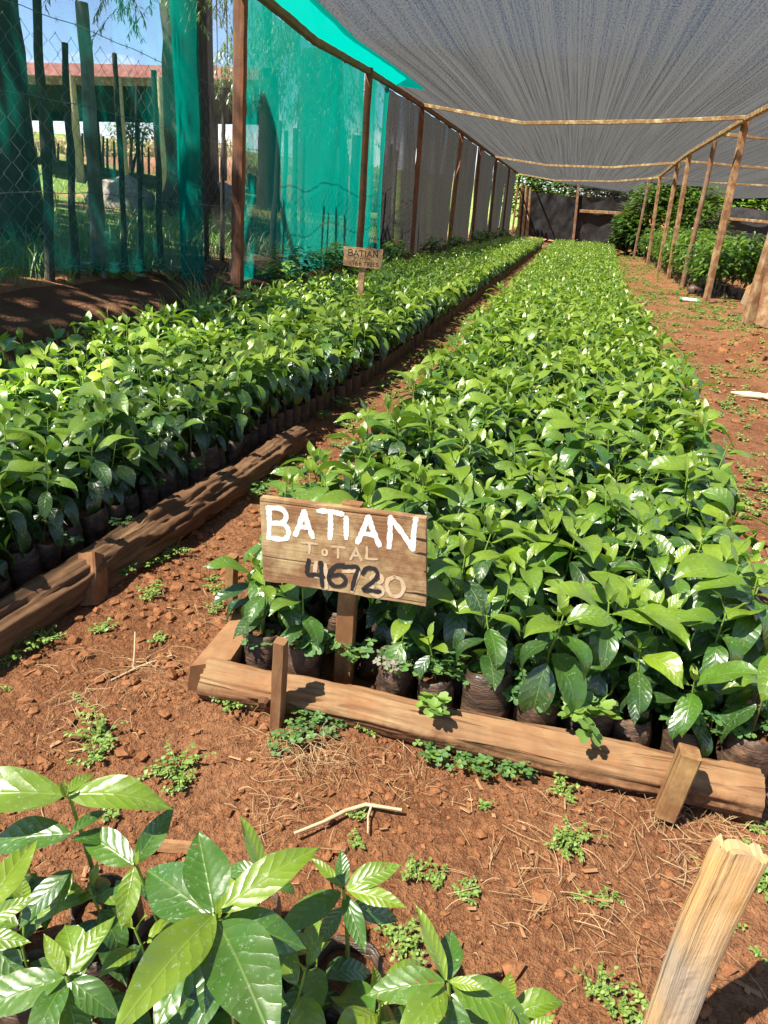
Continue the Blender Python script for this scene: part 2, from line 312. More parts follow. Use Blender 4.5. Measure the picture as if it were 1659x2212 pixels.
def net_mat(name, col, op, streak=0.0, weave=(900, 300), tr=.5, trc=None, sc_bright=None, fold=0.0):
    """woven shade cloth: open weave as transparency, thread as diffuse + translucent"""
    n = NT(name); uv = n('TexCoord').outputs['UV']
    w = n.noise(n.map(uv, (weave[0], weave[1], 1)), 1.0, 2, .8)
    if streak:
        s1 = n.noise(n.map(uv, (26, .05, 1)), 1.0, 5, .75); s2 = n.noise(n.map(uv, (90, .12, 1)), 1.0, 3, .7)
        st = n.math('ADD', n.math('MULTIPLY', s1, .62), n.math('MULTIPLY', s2, .38))
        f = n.math('ADD', op, n.math('MULTIPLY', n.math('SUBTRACT', st, .5), streak))
    else: f = n.math('ADD', op, n.math('MULTIPLY', n.math('SUBTRACT', n.noise(n.map(uv, (40, 1.5, 1)), 1.0, 4, .7), .5), .10))
    f = n.math('ADD', f, n.math('MULTIPLY', n.math('SUBTRACT', w, .5), .9), True)
    # a woven net closes up when looked through at a slant: the threads have thickness
    ge = n('NewGeometry'); cs = n.math('MAXIMUM', n.math('ABSOLUTE', n('VectorMath', {0: ge.outputs['Normal'], 1: ge.outputs['Incoming']}, operation='DOT_PRODUCT').outputs['Value']), .06)
    f = n.math('SUBTRACT', 1.0, n.math('POWER', n.math('SUBTRACT', 1.0, n.math('MINIMUM', f, .97)), n.math('DIVIDE', 1.0, cs)))
    trc = g3(*(trc or col)); 
    if streak:   # threads bunch in some places and lie loose in others along the length of the cloth
        gr_ = n.noise(n.map(uv, (55, 20, 1)), 1.0, 3, .8)
        lum = n.math('ADD', n.math('MULTIPLY', st, 1.0), n.math('MULTIPLY', gr_, .9))
        trc = n.mix(n.ramp(lum, (.80, (0, 0, 0)), (1.12, (1, 1, 1))), g3(.004, .004, .004), trc)
    thr = n('MixShader', {0: tr, 1: n('BsdfDiffuse', {'Color': g3(*col)}).outputs[0], 2: n('BsdfTranslucent', {'Color': trc}).outputs[0]}).outputs[0]
    return n.end(n('MixShader', {0: f, 1: n('BsdfTransparent').outputs[0], 2: thr}).outputs[0])
NET_ROOF = net_mat('black_shade_net', (.012, .012, .012), .50, .8, (80, 40), .75, (.045, .045, .044))
NET_GREY = net_mat('grey_side_net', (.022, .021, .02), .72, .2, (60, 40), .5, (.052, .049, .048))
NET_GSTRIP = net_mat('thin_grey_net', (.06, .052, .048), .14, .0, (160, 120), .5, (.08, .072, .068))
NET_BSTRIP = net_mat('thin_black_net', (.04, .04, .04), .5, .0, (160, 120), .5, (.06, .06, .06))
NET_GREEN = net_mat('thin_green_net', (.0, .12, .092), .22, .0, (200, 150), .5, (.0, .13, .10))
NET_TEAL = net_mat('dense_green_net', (.0, .12, .095), .54, .0, (200, 150), .65, (.0, .155, .122))
NET_TROOF = net_mat('bright_green_net', (.0, .15, .125), .62, .0, (200, 150), .8, (.0, .15, .122))
NET_BLACK = simple('black_plastic_sheet', (.010, .010, .011), (.026, .025, .025), 5, .6, .5, .3, 9)
def paint(name, col, wear=.3, hole=.42, wc=(.44, .32, .15)):
    n = NT(name); ob = n('TexCoord').outputs['Object']; uv = n('TexCoord').outputs['UV']
    drag = n.noise(n.map(uv, (3.2, 26, 1)), 1.0, 5, .7)
    m = n.ramp(n.math('ADD', n.math('MULTIPLY', drag, .6), n.math('MULTIPLY', n.noise(ob, 70, 5, .7), .4)), (hole-.07, (1, 1, 1)), (hole, (0, 0, 0)))
    c2 = n.mix(n.math('MULTIPLY', drag, .45), g3(*col), g3(*[.72*c for c in col]))
    return n.end(n.pbsdf(n.mix(n.math('MULTIPLY', m, wear), c2, g3(*wc)), .65, n.bump(drag, .5, .002), .3))
P_WHITE = paint('white_paint', (.80, .76, .66), .85, .43)
P_FADE = paint('faded_pink_paint', (.58, .44, .30), .95, .53)
P_BLACK = paint('black_paint', (.022, .02, .02), .25, .36)
P_INK = paint('black_ink', (.03, .022, .02), .2, .36, (.4, .25, .12))
WIRE = simple('galvanised_wire', (.05, .055, .055), (.14, .14, .135), 4, .5, 0, .5)
ROOFM = None
def roof_mat():
    n = NT('red_sheet_roof'); uv = n('SeparateXYZ', {0: n('TexCoord').outputs['UV']})
    w = n.math('SINE', n.math('MULTIPLY', uv.outputs[0], 26.0)); a = n.noise(n('TexCoord').outputs['Object'], 1.5, 4)
    return n.end(n.pbsdf(n.ramp(a, (.3, (.11, .04, .03)), (.7, (.18, .068, .05))), .6, n.bump(w, .35, .02), .3))
ROOFM = roof_mat()
CREAM = simple('cream_bark_sheath', (.55, .42, .22), (.72, .62, .42), 20, .8, .4, .2)
STONE = simple('pale_rubble', (.16, .14, .115), (.36, .33, .28), 14, .95, 1.0, .1)
BRICK = simple('red_earth_bank', (.13, .065, .04), (.25, .14, .09), 3, .95, .6, .1)
WALLM = simple('house_wall', (.5, .42, .33), (.62, .55, .46), 2, .9, .1, .1)
# ------------------------------------------------------------------ terrain
def gh(x, y):
    """ground height"""
    x = np.asarray(x, float); y = np.asarray(y, float)
    z = np.interp(-x, [3.0, 3.45, 4.1, 6.5, 9, 13, 16, 23, 60, 400], [0, .34, .52, .85, 1.0, 1.2, 1.7, 2.5, 5.5, 12])
    zr = np.interp(x, [1.5, 2.1, 3.0, 6, 400], [0, .0, .07, .1, .1])
    mound = .22*np.exp(-(((x-2.35)/.33)**2+((y-8.8)/1.6)**2))
    near = np.interp(y, [-5, 80, 200], [1, 1, 1])
    ramp2 = np.interp(y, [58, 120, 600], [0, 3, 20])
    n = fbm2(x, y, 1.3, 3, 3)*.03+fbm2(x, y, 6.5, 3, 9)*.012
    path = -.02*np.exp(-((x+1.12)/.16)**2)*(y > 2)
    return z*near+zr+ramp2+mound+n+path
def axis(*segs):
    o = []
    for a, b, n in segs: o.append(np.linspace(a, b, n, endpoint=False))
    return np.concatenate(o+[[segs[-1][1]]])
gx = axis((-400, -60, 12), (-60, -16, 24), (-16, -5, 40), (-5, -2.2, 60), (-2.2, 1.5, 330), (1.5, 3.2, 90), (3.2, 12, 40), (12, 400, 20))
gy = axis((-60, -2, 10), (-2, .3, 20), (.3, 3.2, 260), (3.2, 7, 130), (7, 20, 120), (20, 60, 80), (60, 600, 30))
GX, GY = np.meshgrid(gx, gy); GZ = gh(GX, GY)
fine = np.clip((4.5-GY)/2, 0, 1)*(np.abs(GX+.3) < 2.4)
rough = np.clip(fbm2(GX, GY, 3.1, 3, 51)*2.2+.5, .1, 1)
GZ = GZ+fine*rough*(fbm2(GX, GY, 28, 3, 21)*.010+np.maximum(0, fbm2(GX, GY, 55, 2, 31)-.05)*.010)
mb = MB(); mb.add(np.stack([GX, GY, GZ], -1).reshape(-1, 3), grid_faces(len(gx), len(gy)))
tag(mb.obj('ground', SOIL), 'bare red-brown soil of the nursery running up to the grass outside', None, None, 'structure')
def G(x, y): return float(gh(x, y))
def gpt(px, py): p = onz(px, py, 0); return np.array([p[0], p[1], G(p[0], p[1])])
# ------------------------------------------------------------------ leaves and seedlings
def leaf_prof(t, tip=.16):
    w = np.sin(PI*np.clip(t, 0, 1)**.82)**.85
    return np.where(t > 1-tip, np.maximum(w*.62, .0)*1.0, w)*np.clip(1.25-t*.25, 0, 1)
def leaf_local(L, Wd, pitch, droop, fold, nu, nv, wav=.0, seed=0, tw=0.0):
    t = np.linspace(0, 1, nv)**.95; th = pitch-droop*t**1.2
    dt = np.diff(t, prepend=0)*L; X = np.cumsum(np.cos(th)*dt); Z = np.cumsum(np.sin(th)*dt)
    w = np.sin(PI*t**.85)**.8*(1-.35*t**4)*Wd/2; w[-1] = .0; w[0] = .0018 if L > .05 else .0
    if nv > 6: w[-2] *= .75
    s = np.linspace(-1, 1, nu)
    Y = w[:, None]*s[None, :]
    lift = fold*np.abs(Y)+wav*L*np.sin(t*9+seed)[:, None]*np.abs(s)[None, :]**2*np.sign(s+1e-9)[None, :]**2
    ct, st = np.cos(th)[:, None], np.sin(th)[:, None]
    tws = tw*t[:, None]*Y
    V = np.stack([X[:, None]-lift*st, Y, Z[:, None]+lift*ct+tws], -1)
    U = np.stack([np.tile((s+1)/2*(1), (nv, 1))*1.0, np.tile(t[:, None], (1, nu))], -1)
    # keep the rib at constant width: u is the distance from the rib in leaf widths
    U[..., 0] = .5+Y/Wd
    return V.reshape(-1, 3), grid_faces(nu, nv), U.reshape(-1, 2)
def rotz(a): c, s = math.cos(a), math.sin(a); return np.array([[c, -s, 0], [s, c, 0], [0, 0, 1]])
def plant(seed, h, npair, L0, q=(5, 10), tall=False):
    """stem and foliage of a coffee seedling rooted at the origin"""
    r = np.random.default_rng(seed); fo, stm = MB(), MB()
    lean = r.normal(0, .07, 2); tt = np.linspace(0, 1, 6)
    P = np.stack([lean[0]*h*tt**1.5+r.normal(0, .002, 6), lean[1]*h*tt**1.5+r.normal(0, .002, 6), h*tt], -1); P[0, :2] = 0
    tube(stm, P, np.linspace(.0036, .0020, 6)*(1.6 if tall else 1), 5, False, a=np.repeat(1-tt, 5))
    az = r.uniform(0, PI)
    for k in range(npair):
        f = 1-(k/max(1, npair-.0))**1.0*.72 if k else 1.0
        p = np.array([np.interp(f, tt, P[:, j]) for j in range(3)])
        if k == 0: Ls, age, pit, dr = L0*r.uniform(.28, .42), r.uniform(0, .12), 1.15, .5
        elif k == 1: Ls, age, pit, dr = L0*r.uniform(.7, .98), r.uniform(.08, .34), .62, 1.25
        else: Ls, age, pit, dr = L0*r.uniform(.8, 1.1)*(1-.04*k), min(1, .38+.15*k+r.normal(0, .16)), .32-.14*k, 1.4
        for sd in (0, PI):
            if k > 1 and r.random() < .10: continue
            l = Ls*r.uniform(.85, 1.12)
            v, fc, uv = leaf_local(l, l*r.uniform(.40, .52), pit+r.normal(0, .2), dr+r.normal(0, .28), r.uniform(.08, .4), q[0], q[1], .03, r.uniform(0, 6), r.normal(0, .5))
            v = v+np.array([.006+.004*(k > 0), 0, 0])
            a = az+sd+r.normal(0, .2); v = v@rotz(a).T+p
            fo.add(v, fc, uv, np.clip(age+r.normal(0, .07), 0, 1))
            tube(stm, [p, p+rotz(a)@np.array([.007, 0, .002])], [.0016, .0012], 4, False, a=.3)
        az += PI/2+r.normal(0, .25)
    return fo, stm
def bag(seed, hgt=.15, r0=.0555):
    r = np.random.default_rng(seed); n = 30; ks = 13; mbg = MB(); ang = np.arange(n)*2*PI/n
    zs = np.linspace(-.01, hgt, ks); V = []
    for i, z in enumerate(zs):
        t = i/(ks-1); rr = r0*(1.0+.06*math.sin(t*3)-(.05 if t > .9 else 0))
        rad = rr*(1+.05*np.sin(ang*3+seed)+.16*fbm(np.stack([np.cos(ang)*1.9, np.sin(ang)*1.9, np.full(n, z*34+seed)], -1), 3, seed))
        V.append(np.stack([np.cos(ang)*rad, np.sin(ang)*rad, np.full(n, z)+(.012*fbm(np.stack([np.cos(ang)*1.6, np.sin(ang)*1.6, np.full(n, seed*.7)], -1), 2, seed+5)*2 if t > .85 else 0)], -1))
    V.append(V[-1]*[.93, .93, 1]+[0, 0, -.001]); V.append(V[-1]*[.96, .96, 0]+[0, 0, hgt-.045])
    mbg.add(np.array(V).reshape(-1, 3), grid_faces(n, len(V), True))
    so_ = MB(); m = 12; an = np.arange(m)*2*PI/m
    vv = [[0, 0, hgt-.018]]+[[math.cos(a)*r0*.55, math.sin(a)*r0*.55, hgt-.02+r.normal(0, .003)] for a in an]+[[math.cos(a)*r0*.95, math.sin(a)*r0*.95, hgt-.028] for a in an]
    so_.add(vv, [[0, 1+i, 1+(i+1) % m] for i in range(m)]); so_.add(vv, [[1+i, 1+m+i, 1+m+(i+1) % m, 1+(i+1) % m] for i in range(m)])
    return mbg, so_
BAGH = .125
bagmeshes = []
for k in range(5):
    b_, s_ = bag(40+k); bagmeshes.append((b_.mesh('bag', BAG), s_.mesh('soil', SOIL)))
def seedling_proto(seed, h, npair, L0, q=(5, 11)):
    fo, stm = plant(seed, h, npair, L0, q); root = thing('coffee_seedling', 'coffee seedling', 'seedling')
    b_, s_ = bagmeshes[seed % 5]
    for nm, me in (('bag', b_), ('soil', s_)):
        o = bpy.data.objects.new(nm, me); C.objects.link(o); o.parent = root
    T = np.eye(4); T[2, 3] = BAGH-.02; f2, s2 = MB(), MB(); f2.merge(fo, T); s2.merge(stm, T)
    s2.obj('stem', STEM, root); f2.obj('foliage', LEAF, root); return root
r0 = np.random.default_rng(3)
protos = [seedling_proto(100+k, r0.uniform(.20, .37), int(r0.integers(6, 9)), r0.uniform(.145, .2)) for k in range(14)]
small = [seedling_proto(150+k, r0.uniform(.15, .22), int(r0.integers(4, 6)), r0.uniform(.11, .145)) for k in range(4)]
fresh = set(o.name for o in protos+small)
def place(pr, x, y, rz, sc, label, group, tilt=(0, 0), skip=()):
    z = G(x, y)-.004
    if pr.name in fresh and not skip:
        fresh.discard(pr.name); pr.location = (x, y, z); pr.rotation_euler = (tilt[0], tilt[1], rz); pr.scale = (sc,)*3; pr['label'] = label; pr['group'] = group; return pr
    return dup(pr, (x, y, z), rz, sc, label, group, tilt, skip)
# bed layout -----------------------------------------------------------------
PITCH = .116
spots = []
def bed(name, x0f, x1f, y0, y1):
    y = y0; row = 0
    while y < y1:
        x0, x1 = x0f(y), x1f(y); n = max(2, int((x1-x0)/PITCH)); st = PITCH if y < 14 else PITCH*1.12
        n = int((x1-x0)/st)
        for i in range(n+1):
            x = x0+i*(x1-x0)/n+(rng.normal(0, .008) if y > 1.8 else rng.normal(0, .003)); spots.append((name, row, i == 0, i == n, x, y+rng.normal(0, .01)))
        y += st; row += 1
bed('centre', lambda y: -.70+(.03 if y < 1.7 else (-.04 if y < 2.6 else .03)), lambda y: .60+min(.2, (y-1.5)*.06)+max(0, y-11)*.04, 1.585, 37)
bed('left', lambda y: -2.88, lambda y: -1.62+min(.24, max(0, y-1.5)*.06), 1.45, 38)
def dist(s): return math.sqrt(s[4]**2+s[5]**2+.8)
def inview(s):
    c = R.T@(np.array([s[4], s[5], .4])-CAM)
    if c[2] < .1: return False
    px, py = CX+F*c[0]/c[2], CY+F*c[1]/c[2]; return -140 < px < 1800
vis = [s for s in spots if inview(s)]
vis.sort(key=dist)
front_tint = 0
near, rest = vis[:285], vis[285:]
rest += [s for s in spots if not inview(s) and s[5] < 6]
for (bd, row, le, re, x, y) in near:
    pr = protos[int(rng.integers(14))]; sc = rng.uniform(.82, 1.14)*(1.0 if y > 1.9 else .95); skip = () if (row < 2 or re or le) else ('soil',)
    if bd == 'centre':
        if row == 0:
            lab, gp = 'coffee seedling in a dusty black bag, front row of the middle bed behind the log', 'front row of the middle bed'
            if x < -.12: pr = small[int(rng.integers(4))]; sc = rng.uniform(.8, 1.0)
            elif rng.random() < .2: pr = small[int(rng.integers(4))]; sc = 1.1
        elif re: lab, gp = 'glossy coffee seedling on the right edge of the middle bed beside the bare path', 'right edge of the middle bed'
        elif le: lab, gp = 'glossy coffee seedling on the left edge of the middle bed beside the narrow gap', 'left edge of the middle bed'
        else: lab, gp = 'glossy dark green coffee seedling standing inside the near half of the middle bed', 'seedlings inside the middle bed'
        if row < 2 and abs(x+.45) < .062: continue
    else:
        sc *= .98
        if re: lab, gp = 'coffee seedling on the right edge of the left bed, above the long log', 'right edge of the left bed'
        else: lab, gp = 'sunlit coffee seedling standing inside the near half of the left bed', 'seedlings inside the left bed'
    place(pr, x, y, rng.uniform(0, 6.28), sc, lab, gp, (rng.normal(0, .07), rng.normal(0, .07)), skip)
# the many seedlings farther back: one object ---------------------------------
midp = [plant(200+k, rng.uniform(.25, .35), int(rng.integers(5, 8)), rng.uniform(.14, .18), (3, 6)) for k in range(14)]
farp = [plant(300+k, rng.uniform(.25, .35), int(rng.integers(4, 6)), rng.uniform(.14, .175), (3, 4)) for k in range(14)]
for a, b in midp+farp: a.flat(); b.flat()
lowbag = MB(); _an = np.arange(7)*2*PI/7
lowbag.add(np.vstack([np.stack([np.cos(_an)*.05, np.sin(_an)*.05, np.full(7, z)], -1) for z in (-.02, .12)]), grid_faces(7, 2, True)); lowbag.flat()
mass = MB()
for (bd, row, le, re, x, y) in rest:
    far = dist((0, 0, 0, 0, x, y)) > 9; fo, stm = (farp if far else midp)[int(rng.integers(14))]
    sc = rng.uniform(.74, 1.24); a = rng.uniform(0, 6.28); M = np.eye(4); M[:3, :3] = rotz(a)*sc
    M[:3, 3] = (x, y, G(x, y)+BAGH-.02); mass.merge(fo, M, rng.normal(-.12, .2)); 
    n0 = len(mass.qm)
    if not far or le or re:
        s2 = MB(); s2.merge(stm, M); s2.qm = [np.full_like(q, 1) for q in s2.qm]; mass.merge(s2)
    if re or le or y < 5:
        s2 = MB(); M2 = np.eye(4); M2[:3, 3] = (x, y, G(x, y)); s2.merge(lowbag, M2); s2.qm = [np.full_like(q, 2) for q in s2.qm]; mass.merge(s2)
tag(mass.obj('seedlings', [LEAF, STEM, BAG]), 'thousands of young coffee seedlings filling the far rows of both long beds', 'seedlings', None, 'stuff')
# ------------------------------------------------------------------ foreground seedlings, leaf by leaf
def hero_leaf(fo, P, Q, wd, arch, age, side=0.0, nface=(0, -.35, 1)):
    P, Q = np.asarray(P), np.asarray(Q); d = Q-P; L = np.linalg.norm(d); d = d/L; wd = wd*.85; age = max(.02, age*.78-.06)
    nn = nrm(np.asarray(nface, float)-d*np.dot(nface, d)); b = np.cross(nn, d)
    nn = nn*math.cos(side)+b*math.sin(side); b = np.cross(nn, d)
    nu, nv = 9, 18; t = np.linspace(0, 1, nv); s = np.linspace(-1, 1, nu)
    w = np.sin(PI*t**.85)**.8*(1-.35*t**4)*wd*L/2; w[-1] = 0; w[0] = .0018; w[-2] *= .75
    Y = w[:, None]*s; zz = arch*L*np.sin(PI*t)[:, None]+.22*np.abs(Y)+.02*L*np.sin(t*9+age*20)[:, None]*s[None, :]**2
    V = P+(t*L)[:, None, None]*d+Y[..., None]*b+zz[..., None]*nn
    U = np.stack([.5+Y/(wd*L), np.tile(t[:, None], (1, nu))], -1)
    fo.add(V.reshape(-1, 3), grid_faces(nu, nv), U.reshape(-1, 2), age)
def hero(label, base, apex, leaves, nb=0):
    """base (x, y), apex (px, py, z); leaves: node px,py,dz, tip px,py,dz, width, arch, age[, roll]"""
    A = onz(*apex); bz = G(*base); root = thing('coffee_seedling', label, 'seedling', (base[0], base[1], bz), 'foreground seedlings')
    fo, stm = MB(), MB(); o = np.array([base[0], base[1], bz])
    tt = np.linspace(0, 1, 7)[:, None]; P = (o+[0, 0, .1])*(1-tt)+A*tt+np.sin(tt*PI)*np.array([[.006, -.004, 0]])
    tube(stm, P-o, np.linspace(.0042, .0024, 7), 7, False, a=np.repeat(1-tt[:, 0], 7))
    for lf in leaves:
        (nx, ny, nd), (tx, ty, td), wd, ar, age = lf[:5]
        p = onz(nx, ny, apex[2]+nd); q = onz(tx, ty, apex[2]+td)
        hero_leaf(fo, p-o, q-o, wd, ar, age, lf[5] if len(lf) > 5 else 0.0)
    stm.obj('stem', STEM, root); fo.obj('foliage', LEAF, root)
    for nm, me in zip(('bag', 'soil'), bagmeshes[nb]):
        ob_ = bpy.data.objects.new(nm, me); C.objects.link(ob_); ob_.parent = root
    return root
hero('foreground seedling with two broad pale-ribbed leaves spread level, at the left edge', (-.585, .735), (143, 1700, .42), [
    ((146, 1716, -.005), (376, 1748, -.03), .42, .12, .28, .1), ((140, 1716, -.005), (-150, 1745, -.03), .44, .12, .3),
    ((144, 1712, 0), (205, 1672, -.01), .45, .08, .3), ((141, 1722, -.0), (139, 1682, .03), .5, .02, .05), ((146, 1722, -.0), (131, 1688, .03), .4, .02, .1),
    ((152, 1800, -.05), (-40, 1835, -.09), .45, .1, .75), ((154, 1800, -.05), (232, 1752, -.06), .4, .1, .9), ((156, 1815, -.06), (280, 1815, -.1), .35, .1, .95),
    ((152, 1880, -.12), (40, 2010, -.17), .45, .1, .95), ((156, 1880, -.12), (110, 1985, -.17), .45, .05, .6)], 0)
hero('foreground seedling with one upright dark leaf and one bright leaf hanging down', (-.455, .71), (292, 1862, .34), [
    ((290, 1865, 0), (378, 1738, .03), .42, -.04, .72, -.5), ((288, 1868, 0), (176, 1795, .0), .5, .08, .62), ((290, 1872, 0), (262, 2012, -.06), .46, .06, .26, .3),
    ((294, 1868, 0), (300, 1835, .03), .4, .02, .1), ((290, 1900, -.04), (370, 1960, -.09), .45, .1, .9), ((292, 1960, -.09), (250, 1900, -.1), .5, .05, .7)], 1)
hero('largest foreground seedling, wide white-flecked leaves reaching out on all sides', (-.285, .60), (466, 1972, .43), [
    ((468, 1972, 0), (694, 1828, .02), .36, .08, .2, -.1), ((462, 1970, 0), (428, 1795, .02), .62, .02, .8, -.2), ((460, 1978, 0), (236, 2245, .05), .36, .07, .22, .2),
    ((470, 1990, -.01), (600, 2280, -.0), .55, .08, .85, .2), ((458, 1985, -.01), (330, 2240, -.03), .5, .08, .7), ((472, 1990, -.02), (662, 2050, -.06), .5, .1, .75),
    ((466, 1990, -.03), (318, 1880, -.05), .62, .08, .85), ((470, 1985, -.01), (480, 1935, .03), .35, .03, .15), ((470, 2040, -.06), (440, 2200, -.1), .5, .1, .9), ((475, 2040, -.06), (560, 2230, -.12), .5, .1, .95)], 2)
hero('foreground seedling with a single pointed yellowish leaf standing up', (-.36, .80), (572, 1890, .3), [
    ((570, 1890, 0), (517, 1760, .07), .36, .03, .12, -.5), ((570, 1892, 0), (480, 1880, -.02), .45, .1, .75), ((574, 1894, 0), (640, 1930, -.03), .45, .1, .6), ((572, 1920, -.03), (530, 1985, -.06), .45, .1, .9)], 3)
hero('foreground seedling with small yellow tips, rightmost of the row behind the big leaves', (-.165, .735), (742, 1918, .37), [
    ((738, 1918, 0), (668, 1852, .02), .36, .06, .08, -.3), ((742, 1915, 0), (738, 1832, .03), .5, .02, .8), ((748, 1918, 0), (868, 1868, .02), .48, .06, .35), ((750, 1922, 0), (880, 1962, .0), .36, .08, .06),
    ((736, 1928, -.02), (590, 2030, -.04), .42, .10, .55), ((744, 1932, -.02), (790, 2060, -.06), .42, .05, .8), ((740, 1960, -.05), (690, 2040, -.1), .5, .08, .9), ((748, 1960, -.05), (860, 1990, -.1), .4, .08, .9)], 4)
hero('foreground seedling low in the left corner with a bright leaf rising to the right', (-.43, .49), (143, 2105, .38), [
    ((146, 2105, 0), (250, 1978, .02), .42, .06, .3), ((140, 2103, 0), (94, 2016, .03), .42, .02, .06), ((138, 2112, -.01), (-70, 2200, -.04), .5, .1, .6), ((146, 2112, -.01), (260, 2200, -.05), .5, .1, .8),
    ((142, 2120, -.02), (60, 2290, -.02), .5, .1, .85), ((146, 2140, -.04), (190, 2300, -.08), .5, .1, .6)], 0)
hero('foreground seedling at the bottom centre with a pointed glossy leaf standing upright', (.015, .63), (968, 2120, .37), [
    ((962, 2118, 0), (894, 1950, .05), .32, .04, .1, -.5), ((972, 2120, 0), (1050, 2138, .01), .4, .08, .04), ((960, 2122, -.01), (790, 2150, -.03), .5, .1, .55), ((974, 2124, -.01), (1150, 2215, -.04), .5, .1, .5),
    ((966, 2118, -.01), (975, 2010, -.01), .6, .05, .85), ((962, 2135, -.02), (850, 2270, -.02), .5, .1, .3), ((970, 2150, -.03), (1010, 2290, -.08), .5, .1, .8)], 1)
hero('foreground seedling cut off by the left edge, pale shining leaves pointing right', (-.78, .60), (-60, 1990, .42), [
    ((-50, 1985, 0), (82, 1812, .01), .4, .05, .05, -.3), ((-50, 2000, 0), (82, 1935, .02), .36, .05, .3, -.3), ((-50, 2030, 0), (68, 2036, .0), .42, .08, .35), ((-50, 2010, -.03), (60, 2120, -.06), .45, .1, .9)], 2)
hero('foreground seedling at the bottom edge right of centre with small yellow leaves', (.16, .545), (1120, 2260, .33), [
    ((1118, 2255, 0), (1085, 2160, .04), .4, .03, .05, -.3), ((1124, 2258, 0), (1200, 2190, .02), .42, .06, .15), ((1116, 2262, 0), (1010, 2240, -.01), .45, .08, .4), ((1126, 2262, 0), (1230, 2290, -.02), .5, .1, .7)], 3)
for (px, py, q_, sc2) in ((60, 2080, 0, .9), (330, 2120, 1, .85), (560, 2110, 2, .9), (690, 2170, 3, .8), (200, 2210, 0, .9), (420, 2200, 2, .8), (900, 2230, 1, .8), (-20, 1950, 3, .9), (230, 1990, 3, .8), (620, 2240, 1, .9), (810, 2260, 2, .9), (480, 2150, 3, .9), (1080, 2270, 0, .8)):
    p_ = onz(px, py, .16); pr = small[q_]; place(pr, p_[0], p_[1], rng.uniform(0, 6.28), sc2, 'smaller coffee seedling half hidden under the large leaves of the foreground seedlings', 'low foreground seedlings')
# ------------------------------------------------------------------ logs, stakes
def log(name, label, p0, p1, r, mat, seed, jit=.16):
    mb = MB(); k = 220; t = np.linspace(0, 1, k)[:, None]; p0, p1 = np.asarray(p0, float), np.asarray(p1, float)
    P = p0*(1-t)+p1*t; P[:, 2] += fbm(np.stack([t[:, 0]*3, t[:, 0]*0, t[:, 0]*0+seed], -1), 2, seed)*.012; P[:, 1] += fbm(np.stack([t[:, 0]*3, t[:, 0]*0, t[:, 0]*0+seed+9], -1), 2, seed)*.012
    tube(mb, P, r*(1+.06*np.sin(t[:, 0]*5+seed)), 72, True, jit, seed=seed, jl=5, ridge=.22)
    return tag(mb.obj(name, mat), label, 'log')
def part_knot(parent, p, r, mat):
    mb = MB(); tube(mb, [p, p+np.array([0, -r*.7, -.004])], [r, r*.6], 12, True, .25, seed=5); mb.obj('knot', mat, parent)
zl = .052
a0, a1 = ony(449, 1455, 1.475), ony(1634, 1716, 1.475); a0[2] = a1[2] = zl
lg = log('log', 'pale weathered round log lying across the front of the middle bed', a0, a1, .056, WD_LOG, 3, .13)
part_knot(lg, np.array([onz(575, 1510, .05)[0], 1.475-.046, .05]), .02, WD_LOGD)
b0, b1 = onz(-130, 1440, .06), onz(505, 1040, .06)
log('log', 'long dark log holding in the right side of the left bed, nearest the camera', b0, b1, .078, WD_LOGD, 11, .18)
c0, c1 = onz(478, 1050, .06), onz(648, 945, .05); c0 = c0+np.array([.02, 0, 0])
log('log', 'shorter log continuing the edge of the left bed behind the long dark log', c0, c1, .066, WD_LOGD, 17, .2)
def stake(name, label, top, bot, w, h, mat, upv=(1, 0, 0), cat='stake', seed=0, jit=.002):
    mb = MB(); timber(mb, bot, top, w, h, upv, jit, seg=14, seed=seed)
    return tag(mb.obj(name, mat, smooth=False), label, cat)
st_y = 1.475-.075
s_top = ony(607, 1384, st_y); s_bot = ony(597, 1572, st_y); s_bot[2] -= .02
stake('stake', 'thin reddish stake standing upright in front of the round log near its left end', s_top, s_bot, .035, .03, WD_STAKE, seed=1)
s_top = ony(1488, 1632, st_y-.01); s_bot = ony(1440, 1742, st_y-.02); s_bot[2] -= .02
stake('stake', 'short square pale stake leaning on the right end of the round log', s_top+np.array([.0, 0, .01]), s_bot, .05, .045, WD_STAKEY, seed=2)
s_top = onz(503, 1200, .19); s_bot = s_top*1.0; s_bot[2] = -.03; s_bot[0] -= .012
stake('stake', 'narrow pale stake rising behind the tilted plank, left of the large sign', s_top, s_bot, .036, .03, WD_STAKEY, seed=3)
s_bot = gpt(198, 1308); s_top = onz(198, 1200, .125); s_bot[2] -= .02
stake('stake', 'blocky brown stake driven in against the long dark log', s_top, s_bot, .084, .06, WD_STAKE, seed=4, jit=.005)
